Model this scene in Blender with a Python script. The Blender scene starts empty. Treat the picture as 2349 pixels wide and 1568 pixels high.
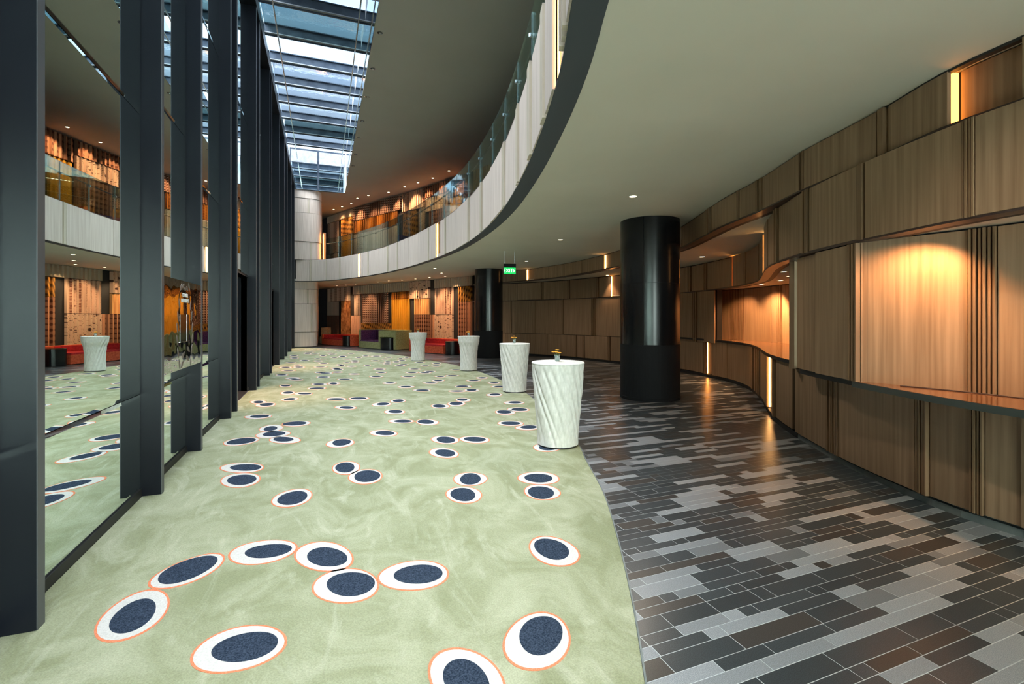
import bpy, bmesh, math, random
from mathutils import Vector, Matrix
from mathutils.geometry import tessellate_polygon
random.seed(7)
PI = math.pi
scene = bpy.context.scene
COL = scene.collection

# ------------------------------------------------------------------ camera, world, sun, exposure
FPX, CX, CY, EYE = 1103.0, 1174.5, 728.0, 1.7
TH = math.atan(434.5 / FPX)
cam_d = bpy.data.cameras.new('camera'); cam = bpy.data.objects.new('camera', cam_d); COL.objects.link(cam)
cam_d.sensor_width = 36; cam_d.lens = 36 * FPX / 2349; cam_d.shift_y = (CY - 784) / 2349
cam_d.clip_start = 0.05; cam_d.clip_end = 500
cam.location = (0, 0, EYE); cam.rotation_euler = (PI / 2, 0, -TH)
scene.camera = cam

world = bpy.data.worlds.new('sky'); scene.world = world; world.use_nodes = True
wn = world.node_tree; wn.nodes.clear()
wo = wn.nodes.new('ShaderNodeOutputWorld'); wb = wn.nodes.new('ShaderNodeBackground')
wt = wn.nodes.new('ShaderNodeTexCoord'); wm = wn.nodes.new('ShaderNodeMapping'); wm.inputs['Scale'].default_value = (1.2, 1.2, 3)
wz = wn.nodes.new('ShaderNodeTexNoise'); wz.inputs['Scale'].default_value = 2.2; wz.inputs['Detail'].default_value = 4
wr = wn.nodes.new('ShaderNodeValToRGB')
wr.color_ramp.elements[0].position = 0.3; wr.color_ramp.elements[0].color = (0.40, 0.62, 0.95, 1)
wr.color_ramp.elements[1].position = 0.72; wr.color_ramp.elements[1].color = (0.80, 0.92, 1.0, 1)
wn.links.new(wt.outputs['Generated'], wm.inputs[0]); wn.links.new(wm.outputs[0], wz.inputs['Vector'])
wn.links.new(wz.outputs[0], wr.inputs[0]); wn.links.new(wr.outputs[0], wb.inputs[0]); wn.links.new(wb.outputs[0], wo.inputs[0])
wb.inputs['Strength'].default_value = 1.0

def lamp(name, kind, loc, energy, color=(1, 1, 1), rot=(0, 0, 0), **kw):
    d = bpy.data.lights.new(name, kind); d.energy = energy; d.color = color
    for k, v in kw.items(): setattr(d, k, v)
    o = bpy.data.objects.new(name, d); COL.objects.link(o); o.location = loc; o.rotation_euler = rot
    return o
sun = lamp('sun', 'SUN', (0, 0, 30), 12.0, (0.97, 0.985, 1.0), (math.radians(4), math.radians(-27), 0), angle=math.radians(80))
fill_lamp = lamp('added_fill_light', 'AREA', (5.0, -9.35, 3.6), 3000, (1.0, 0.95, 0.90), (math.radians(90), 0, 0), shape='RECTANGLE', size=14.0, size_y=7.0)   # fill lamp added unseen behind the camera, outside the added glazing

vs = scene.view_settings
vs.view_transform = 'Standard'; vs.look = 'None'; vs.gamma = 1.0; vs.use_curve_mapping = False
vs.exposure = 1.22
cy = scene.cycles
cy.max_bounces = 9; cy.diffuse_bounces = 5; cy.glossy_bounces = 5; cy.transparent_max_bounces = 12; cy.transmission_bounces = 4
cy.sample_clamp_indirect = 4.0; cy.caustics_reflective = False; cy.caustics_refractive = False
cy.use_denoising = True; cy.use_light_tree = True

# ------------------------------------------------------------------ helpers
def tag(o, label=None, cat=None, group=None, kind=None):
    for k, v in (('label', label), ('category', cat), ('group', group), ('kind', kind)):
        if v: o[k] = v
    return o
def mesh(name, V, F, mat, parent=None, uv=None, smooth=False, fm=None):
    me = bpy.data.meshes.new(name); me.from_pydata([tuple(v) for v in V], [], F)
    for m in (mat if isinstance(mat, (list, tuple)) else [mat]): me.materials.append(m)
    if fm: me.polygons.foreach_set('material_index', fm)
    if uv:
        l = me.uv_layers.new(name='UVMap'); idx = [0] * len(me.loops); me.loops.foreach_get('vertex_index', idx)
        l.data.foreach_set('uv', [c for i in idx for c in uv[i]])
    if smooth: me.polygons.foreach_set('use_smooth', [True] * len(me.polygons))
    me.update()
    o = bpy.data.objects.new(name, me); COL.objects.link(o)
    if parent: o.parent = parent
    return o
def empty(name, loc, rz=0):
    o = bpy.data.objects.new(name, None); COL.objects.link(o); o.location = loc; o.rotation_euler = (0, 0, rz); o.empty_display_size = .1
    return o
class MB:
    """collects vertices and faces of one part"""
    def __init__(s): s.V = []; s.F = []; s.M = []; s.U = []
    def add(s, V, F, m=0, U=None):
        n = len(s.V); s.V += [tuple(v) for v in V]; s.F += [tuple(i + n for i in f) for f in F]; s.M += [m] * len(F)
        s.U += U if U else [(v[0] + v[1], v[2]) for v in V]
    def box(s, a, b, m=0):
        x0, y0, z0 = a; x1, y1, z1 = b
        s.add([(x0,y0,z0),(x1,y0,z0),(x1,y1,z0),(x0,y1,z0),(x0,y0,z1),(x1,y0,z1),(x1,y1,z1),(x0,y1,z1)],
              [(0,3,2,1),(4,5,6,7),(0,1,5,4),(1,2,6,5),(2,3,7,6),(3,0,4,7)], m)
    def lathe(s, prof, c=(0,0), n=24, m=0, caps=True):
        V = []; F = []
        for r, z in prof:
            for k in range(n): a = 2*PI*k/n; V.append((c[0]+r*math.cos(a), c[1]+r*math.sin(a), z))
        for i in range(len(prof)-1):
            for k in range(n): F.append((i*n+k, i*n+(k+1)%n, (i+1)*n+(k+1)%n, (i+1)*n+k))
        if caps: F.append(tuple(range(n))[::-1]); F.append(tuple((len(prof)-1)*n+k for k in range(n)))
        s.add(V, F, m)
    def tube(s, pts, r, n=8, m=0):
        V = []; F = []; P = [Vector(p) for p in pts]
        for i, p in enumerate(P):
            t = (P[min(i+1, len(P)-1)] - P[max(i-1, 0)]).normalized()
            u = t.cross(Vector((0, 0, 1))); u = u.normalized() if u.length > 1e-3 else Vector((1, 0, 0)); w = u.cross(t)
            for k in range(n): a = 2*PI*k/n; V.append(p + u*math.cos(a)*r + w*math.sin(a)*r)
        for i in range(len(P)-1):
            for k in range(n): F.append((i*n+k, i*n+(k+1)%n, (i+1)*n+(k+1)%n, (i+1)*n+k))
        F.append(tuple(range(n))); F.append(tuple((len(P)-1)*n+k for k in range(n))[::-1])
        s.add(V, F, m)
    def prism(s, poly, z0, z1, m=0, mt=None):
        n = len(poly); V = [(x, y, z0) for x, y in poly] + [(x, y, z1) for x, y in poly]
        F = [(i, (i+1) % n, n+(i+1) % n, n+i) for i in range(n)]
        tr = tessellate_polygon([[Vector((x, y, 0)) for x, y in poly]])
        s.add(V, F, m); s.add(V, [tuple(n+i for i in t) for t in tr] + [tuple(t[::-1]) for t in tr], m if mt is None else mt)
    def build(s, name, mat, parent=None, smooth=False, uv=True):
        o = mesh(name, s.V, s.F, mat, parent, s.U if uv else None, smooth, s.M if isinstance(mat, (list, tuple)) else None)
        bm = bmesh.new(); bm.from_mesh(o.data); bmesh.ops.recalc_face_normals(bm, faces=bm.faces); bm.to_mesh(o.data); bm.free()
        return o

class Curve:
    """plan curve, resampled smoothly; +n is the left-hand side of its direction"""
    def __init__(s, pts, smooth=True, step=0.12):
        P = [Vector((a, b)) for a, b in pts]; out = []
        if smooth:
            Q = [P[0]*2-P[1]] + P + [P[-1]*2-P[-2]]
            for i in range(1, len(Q)-2):
                n = max(2, int((Q[i+1]-Q[i]).length/step))
                for k in range(n):
                    t = k/n; p0, p1, p2, p3 = Q[i-1], Q[i], Q[i+1], Q[i+2]
                    t0 = 0; t1 = (p1-p0).length**.5; t2 = t1+(p2-p1).length**.5; t3 = t2+(p3-p2).length**.5
                    u = t1+(t2-t1)*t
                    A1 = p0*((t1-u)/(t1-t0))+p1*((u-t0)/(t1-t0)); A2 = p1*((t2-u)/(t2-t1))+p2*((u-t1)/(t2-t1)); A3 = p2*((t3-u)/(t3-t2))+p3*((u-t2)/(t3-t2))
                    B1 = A1*((t2-u)/(t2-t0))+A2*((u-t0)/(t2-t0)); B2 = A2*((t3-u)/(t3-t1))+A3*((u-t1)/(t3-t1))
                    out.append(B1*((t2-u)/(t2-t1))+B2*((u-t1)/(t2-t1)))
            out.append(P[-1])
        else: out = P
        s.P = out; s.S = [0.0]
        for a, b in zip(out, out[1:]): s.S.append(s.S[-1]+(b-a).length)
        s.L = s.S[-1]
    def at(s, d, off=0.0):
        d = min(max(d, 0), s.L-1e-6); lo, hi = 0, len(s.S)-2
        while lo < hi:
            m = (lo+hi+1)//2
            if s.S[m] <= d: lo = m
            else: hi = m-1
        a, b = s.P[lo], s.P[lo+1]; f = (d-s.S[lo])/max(1e-9, s.S[lo+1]-s.S[lo]); p = a.lerp(b, f)
        if off:
            def nv(i):
                q = s.P[min(i+1, len(s.P)-1)]-s.P[max(i-1, 0)]; return Vector((-q.y, q.x)).normalized()
            n = nv(lo).lerp(nv(lo+1), f).normalized(); p = p+n*off
        return p
    def tan(s, d):
        return (s.at(d+.05)-s.at(d-.05)).normalized()
    def sight(s, u, far=False):
        """arc length where the line of sight of image column u meets the curve"""
        dx = (u-CX)/FPX; w = Vector((dx*math.cos(TH)+math.sin(TH), -dx*math.sin(TH)+math.cos(TH))); best = None
        for i in range(len(s.P)-1):
            a, b = s.P[i], s.P[i+1]; e = b-a; det = w.x*(-e.y)+e.x*w.y
            if abs(det) < 1e-9: continue
            t = (a.x*(-e.y)+e.x*a.y)/det; f = (w.x*a.y-w.y*a.x)/det
            if t > .5 and -1e-6 <= f <= 1+1e-6 and (best is None or ((t < best[0]) ^ far)): best = (t, s.S[i]+f*e.length)
        return best[1] if best else None
    def strip(s, d0, d1, z0, z1, off, th, step=.35, mb=None, m=0, bev=0.0):
        """curved slab following the curve: front face at off, thickness th behind it"""
        mb = mb or MB(); n = max(1, int(math.ceil(abs(d1-d0)/step))); V = []; U = []; F = []
        rows = [(off-th, z0), (off, z0), (off, z1), (off-th, z1)]
        if bev: rows = [(off-th, z0), (off-bev, z0), (off, z0+bev), (off, z1-bev), (off-bev, z1), (off-th, z1)]
        R = len(rows)
        for i in range(n+1):
            d = d0+(d1-d0)*i/n
            for o_, z in rows:
                p = s.at(d, o_ if abs(o_) > 1e-6 else 1e-5); V.append((p.x, p.y, z)); U.append((d, z))
        for i in range(n):
            for k in range(R): F.append((i*R+k, i*R+(k+1) % R, (i+1)*R+(k+1) % R, (i+1)*R+k))
        F.append(tuple(range(R))[::-1]); F.append(tuple(n*R+k for k in range(R)))
        mb.add(V, F, m, U); return mb
    def poly(s, off=0): return [tuple(s.at(d, off)) for d in s.S]

# ------------------------------------------------------------------ materials
def newmat(name):
    m = bpy.data.materials.new(name); m.use_nodes = True; nt = m.node_tree
    b = nt.nodes['Principled BSDF']; return m, nt, b
def plain(name, col, rough=.5, metal=0., spec=.5, **kw):
    m, nt, b = newmat(name); b.inputs['Base Color'].default_value = (*col, 1); b.inputs['Roughness'].default_value = rough
    b.inputs['Metallic'].default_value = metal; b.inputs['Specular IOR Level'].default_value = spec
    for k, v in kw.items(): b.inputs[k].default_value = v
    return m
def N(nt, t, **kw):
    n = nt.nodes.new(t)
    for k, v in kw.items():
        if hasattr(n, k) and k not in ('Scale',): setattr(n, k, v)
        else: n.inputs[k.replace('_', ' ')].default_value = v
    return n
def lk(nt, a, b): nt.links.new(a, b)
def noisecol(name, c1, c2, scale, detail=5, rough=.8, bump=0., stretch=(1, 1, 1), coord='Object', lo=.35, hi=.65, rnd=0., spec=.5, bscale=None, metal=0.):
    m, nt, b = newmat(name); tc = N(nt, 'ShaderNodeTexCoord'); mp = N(nt, 'ShaderNodeMapping'); mp.inputs['Scale'].default_value = stretch
    no = N(nt, 'ShaderNodeTexNoise', Scale=scale, Detail=detail); rp = N(nt, 'ShaderNodeValToRGB')
    rp.color_ramp.elements[0].position = lo; rp.color_ramp.elements[0].color = (*c1, 1); rp.color_ramp.elements[1].position = hi; rp.color_ramp.elements[1].color = (*c2, 1)
    lk(nt, tc.outputs[coord], mp.inputs[0]); lk(nt, mp.outputs[0], no.inputs['Vector']); lk(nt, no.outputs[0], rp.inputs[0])
    out = rp.outputs[0]
    if rnd:
        oi = N(nt, 'ShaderNodeObjectInfo'); hs = N(nt, 'ShaderNodeHueSaturation'); mr = N(nt, 'ShaderNodeMapRange')
        mr.inputs[3].default_value = 1-rnd; mr.inputs[4].default_value = 1+rnd
        lk(nt, oi.outputs['Random'], mr.inputs[0]); lk(nt, mr.outputs[0], hs.inputs['Value']); lk(nt, out, hs.inputs['Color']); out = hs.outputs[0]
        ad = N(nt, 'ShaderNodeVectorMath', operation='ADD'); mu = N(nt, 'ShaderNodeVectorMath', operation='SCALE'); mu.inputs['Scale'].default_value = 37.
        cb = N(nt, 'ShaderNodeCombineXYZ'); lk(nt, oi.outputs['Random'], cb.inputs[0]); lk(nt, oi.outputs['Random'], cb.inputs[1]); lk(nt, cb.outputs[0], mu.inputs[0])
        lk(nt, mp.outputs[0], ad.inputs[0]); lk(nt, mu.outputs[0], ad.inputs[1]); lk(nt, ad.outputs[0], no.inputs['Vector'])
    lk(nt, out, b.inputs['Base Color']); b.inputs['Roughness'].default_value = rough; b.inputs['Specular IOR Level'].default_value = spec; b.inputs['Metallic'].default_value = metal
    if bump:
        bp = N(nt, 'ShaderNodeBump', Strength=bump, Distance=.01)
        if bscale:
            n2 = N(nt, 'ShaderNodeTexNoise', Scale=bscale, Detail=3); lk(nt, tc.outputs[coord], n2.inputs['Vector']); lk(nt, n2.outputs[0], bp.inputs['Height'])
        else: lk(nt, no.outputs[0], bp.inputs['Height'])
        lk(nt, bp.outputs[0], b.inputs['Normal'])
    return m
def wood(name, c1, c2, rough=.42, rnd=.1, spec=.35):
    """straight vertical-grain veneer on UV (metres along, metres up)"""
    return noisecol(name, c1, c2, 1.0, 6, rough, .08, (26, .7, 1), 'UV', .3, .7, rnd, spec)
def emis(name, col, st):
    m, nt, b = newmat(name); b.inputs['Base Color'].default_value = (*col, 1); b.inputs['Emission Color'].default_value = (*col, 1); b.inputs['Emission Strength'].default_value = st; return m
def thin_glass(name, tint, refl=.12, rough=.0, bump=0.):
    m = bpy.data.materials.new(name); m.use_nodes = True; nt = m.node_tree; nt.nodes.clear()
    o = N(nt, 'ShaderNodeOutputMaterial'); mx = N(nt, 'ShaderNodeMixShader'); tr = N(nt, 'ShaderNodeBsdfTransparent'); gl = N(nt, 'ShaderNodeBsdfGlossy')
    tr.inputs[0].default_value = (*tint, 1); gl.inputs['Roughness'].default_value = rough; gl.inputs[0].default_value = (.95, 1, 1, 1)
    lw = N(nt, 'ShaderNodeLayerWeight', Blend=.12); mr = N(nt, 'ShaderNodeMapRange'); mr.inputs[3].default_value = refl; mr.inputs[4].default_value = .7
    lk(nt, lw.outputs['Fresnel'], mr.inputs[0]); lk(nt, mr.outputs[0], mx.inputs[0]); lk(nt, tr.outputs[0], mx.inputs[1]); lk(nt, gl.outputs[0], mx.inputs[2]); lk(nt, mx.outputs[0], o.inputs[0])
    if bump:
        bp = N(nt, 'ShaderNodeBump', Strength=bump, Distance=.02); no = N(nt, 'ShaderNodeTexNoise', Scale=14., Detail=3); lk(nt, no.outputs[0], bp.inputs['Height']); lk(nt, bp.outputs[0], gl.inputs['Normal'])
    return m
def stone(name, c1, c2, rough=.3):
    return noisecol(name, c1, c2, 260, 2, rough, 0, (1, 1, 1), 'Object', .42, .62, .16, .7)

M = {}
def carpet_mat():
    m, nt, b = newmat('carpet_pile'); tc = N(nt, 'ShaderNodeTexCoord'); L = []
    for sc, det, st, dis in ((1.7, 10, (1, .8, 1), 1.2), (2.2, 6, (1.0, .28, 1), 3.0), (120, 2, (1, 1, 1), 0)):
        mp = N(nt, 'ShaderNodeMapping'); mp.inputs['Scale'].default_value = st; mp.inputs['Rotation'].default_value = (0, 0, .4*sc); n = N(nt, 'ShaderNodeTexNoise', Scale=sc, Detail=det, Distortion=dis); n.inputs['Roughness'].default_value = .62
        lk(nt, tc.outputs['Object'], mp.inputs[0]); lk(nt, mp.outputs[0], n.inputs['Vector']); L.append(n.outputs[0])
    r1 = N(nt, 'ShaderNodeValToRGB'); r1.color_ramp.elements[0].position = .38; r1.color_ramp.elements[0].color = (.285, .31, .185, 1); r1.color_ramp.elements[1].position = .66; r1.color_ramp.elements[1].color = (.44, .465, .325, 1)
    r2 = N(nt, 'ShaderNodeValToRGB'); r2.color_ramp.elements[0].position = .55; r2.color_ramp.elements[0].color = (0, 0, 0, 1); r2.color_ramp.elements[1].position = .74; r2.color_ramp.elements[1].color = (.5, .5, .5, 1)
    mx = N(nt, 'ShaderNodeMix', data_type='RGBA'); mx.inputs[7].default_value = (.62, .64, .50, 1); lk(nt, L[0], r1.inputs[0]); lk(nt, L[1], r2.inputs[0]); lk(nt, r2.outputs[0], mx.inputs[0]); lk(nt, r1.outputs[0], mx.inputs[6])
    m2 = N(nt, 'ShaderNodeMix', data_type='RGBA', blend_type='MULTIPLY'); m2.inputs[0].default_value = .35; mr = N(nt, 'ShaderNodeMapRange'); mr.inputs[1].default_value = .3; mr.inputs[2].default_value = .7; mr.inputs[3].default_value = .6; mr.inputs[4].default_value = 1.4
    lk(nt, L[2], mr.inputs[0]); lk(nt, mx.outputs[2], m2.inputs[6]); lk(nt, mr.outputs[0], m2.inputs[7]); lk(nt, m2.outputs[2], b.inputs['Base Color'])
    b.inputs['Roughness'].default_value = .95; b.inputs['Specular IOR Level'].default_value = .05
    bp = N(nt, 'ShaderNodeBump', Strength=.5, Distance=.01); lk(nt, L[2], bp.inputs['Height']); lk(nt, bp.outputs[0], b.inputs['Normal']); return m
M['carpet'] = carpet_mat()
M['cream'] = noisecol('carpet_cream', (.60, .59, .56), (.70, .69, .66), 90, 2, .95, .4, spec=.05)
M['coral'] = noisecol('carpet_coral', (.72, .21, .10), (.85, .30, .17), 120, 2, .95, .3, spec=.05)
M['navy'] = noisecol('carpet_navy', (.016, .026, .046), (.058, .080, .12), 130, 3, .95, .5, spec=.05)
M['tile_dark'] = stone('stone_charcoal', (.022, .029, .034), (.062, .076, .086))
M['tile_brown'] = stone('stone_brown_black', (.030, .028, .027), (.066, .062, .060))
M['tile_grey'] = stone('stone_mid_grey', (.12, .135, .15), (.20, .22, .24))
M['tile_light'] = stone('stone_light_grey', (.20, .22, .24), (.33, .36, .39), .34)
M['grout'] = plain('grout', (.55, .60, .62), .8)
M['wood'] = wood('brown_veneer', (.26, .168, .10), (.42, .29, .185))
M['woodrib'] = wood('brown_rib_veneer', (.19, .12, .065), (.34, .22, .13))
M['pale'] = wood('daylit_veneer', (.62, .54, .475), (.82, .74, .67), .55, .06, .25)  # veneer and its ribs toned paler, daylight put into the colour
M['daylitrib'] = wood('daylit_rib_veneer', (.52, .47, .38), (.68, .62, .5), .55, .05, .25)
M['gapblack'] = plain('recess_black', (.012, .012, .013), .6)
M['lip'] = plain('bronze_lip', (.075, .05, .045), .35, .3)
M['mirror'] = plain('mirror_glass', (.80, .90, .86), .0, 1.0)
M['mirror2'] = noisecol('wavy_mirror', (.55, .56, .54), (.62, .62, .60), 2, 2, .0, .0, metal=1.)
M['fin'] = noisecol('blue_black_metal', (.0075, .0085, .013), (.010, .012, .019), 1.5, 2, .34, 0, (1, 1, .2), metal=.0, spec=.19)
M['finedge_lit'] = plain('fin_edge_lit_tone', (.10, .105, .12), .45, .3)  # fin end faces toned lighter, atrium light put into the colour
M['plaster'] = noisecol('soffit_paint', (.62, .60, .50), (.66, .64, .54), .6, 3, .9, 0, spec=.1)
M['plaster_up'] = noisecol('upper_soffit_paint', (.52, .52, .48), (.55, .55, .51), .6, 3, .9, 0, spec=.1)
M['edge'] = plain('dark_blue_grey_paint', (.045, .058, .07), .6)
M['gloss'] = plain('black_gloss_panel', (.006, .007, .009), .22, 0, .4)
M['matte'] = plain('black_matte_panel', (.009, .010, .012), .7, 0, .2)
M['counter'] = plain('brown_gloss_counter', (.16, .075, .035), .12, 0, .6)
M['counter_edge'] = plain('slate_edge', (.045, .06, .06), .35)
M['skirt'] = noisecol('grey_skirting', (.16, .19, .19), (.22, .25, .25), 8, 3, .5)
M['steel'] = plain('brushed_steel', (.55, .60, .60), .25, 1.0)
M['led'] = emis('warm_led', (1.0, .50, .16), 9.0)
M['ledsoft'] = emis('warm_led_soft', (1.0, .36, .07), 12)
M['ledhidden'] = emis('warm_led_hidden', (1.0, .34, .05), 3.2)
M['lampglow'] = emis('lamp_glow', (1.0, .80, .52), 6.0)
M['glass'] = thin_glass('balustrade_glass', (.80, .90, .88), .07)
M['skyglass'] = thin_glass('skylight_glass', (.92, .96, .98), .03, 0, .4)
M['skyglass_green'] = thin_glass('skylight_glass_green', (.15, .23, .23), .05, 0, .4)
M['reveal'] = plain('reveal_mirror', (.78, .90, .92), .03, 1.0)
M['beam'] = noisecol('beam_metal', (.03, .045, .07), (.07, .095, .13), 3, 3, .4, 0, metal=.3)
M['beam_light'] = noisecol('beam_flange', (.30, .33, .38), (.42, .45, .5), 6, 4, .5)
M['white'] = plain('white_cloth_hem', (.8, .82, .8), .8)
M['cloth'] = noisecol('ivory_stretch_cloth', (.70, .705, .66), (.85, .85, .81), 30, 3, .85, .1, (1, 1, .4), spec=.15, bscale=300)
M['foot'] = plain('black_foot', (.02, .02, .02), .5)
M['vase'] = thin_glass('vase_glass', (.85, .92, .90), .2)
M['water'] = plain('water', (.25, .33, .30), .05, 0, .5)
M['orange'] = noisecol('orange_petal', (.95, .34, .02), (1.0, .60, .08), 40, 2, .6)
M['leaf'] = plain('stem_green', (.08, .18, .05), .6)
M['exitg'] = emis('exit_green', (.0, .50, .09), .55)
M['exitw'] = emis('exit_white', (.85, 1.0, .88), .8)
M['whitetext'] = plain('white_lettering', (.85, .85, .85), .5)
M['purple'] = noisecol('purple_velvet', (.055, .012, .06), (.13, .035, .14), 18, 3, .9)
M['green'] = noisecol('sage_velvet', (.30, .31, .12), (.43, .43, .20), 14, 3, .9)
M['red'] = noisecol('red_velvet', (.42, .012, .02), (.62, .03, .035), 14, 3, .9)
M['coralfab'] = noisecol('coral_velvet', (.60, .085, .03), (.80, .15, .06), 14, 3, .9)
M['tan'] = noisecol('tan_velvet', (.30, .20, .10), (.40, .28, .15), 14, 3, .9)
M['conc'] = plain('dark_screen', (.01, .01, .012), .1)
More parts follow.
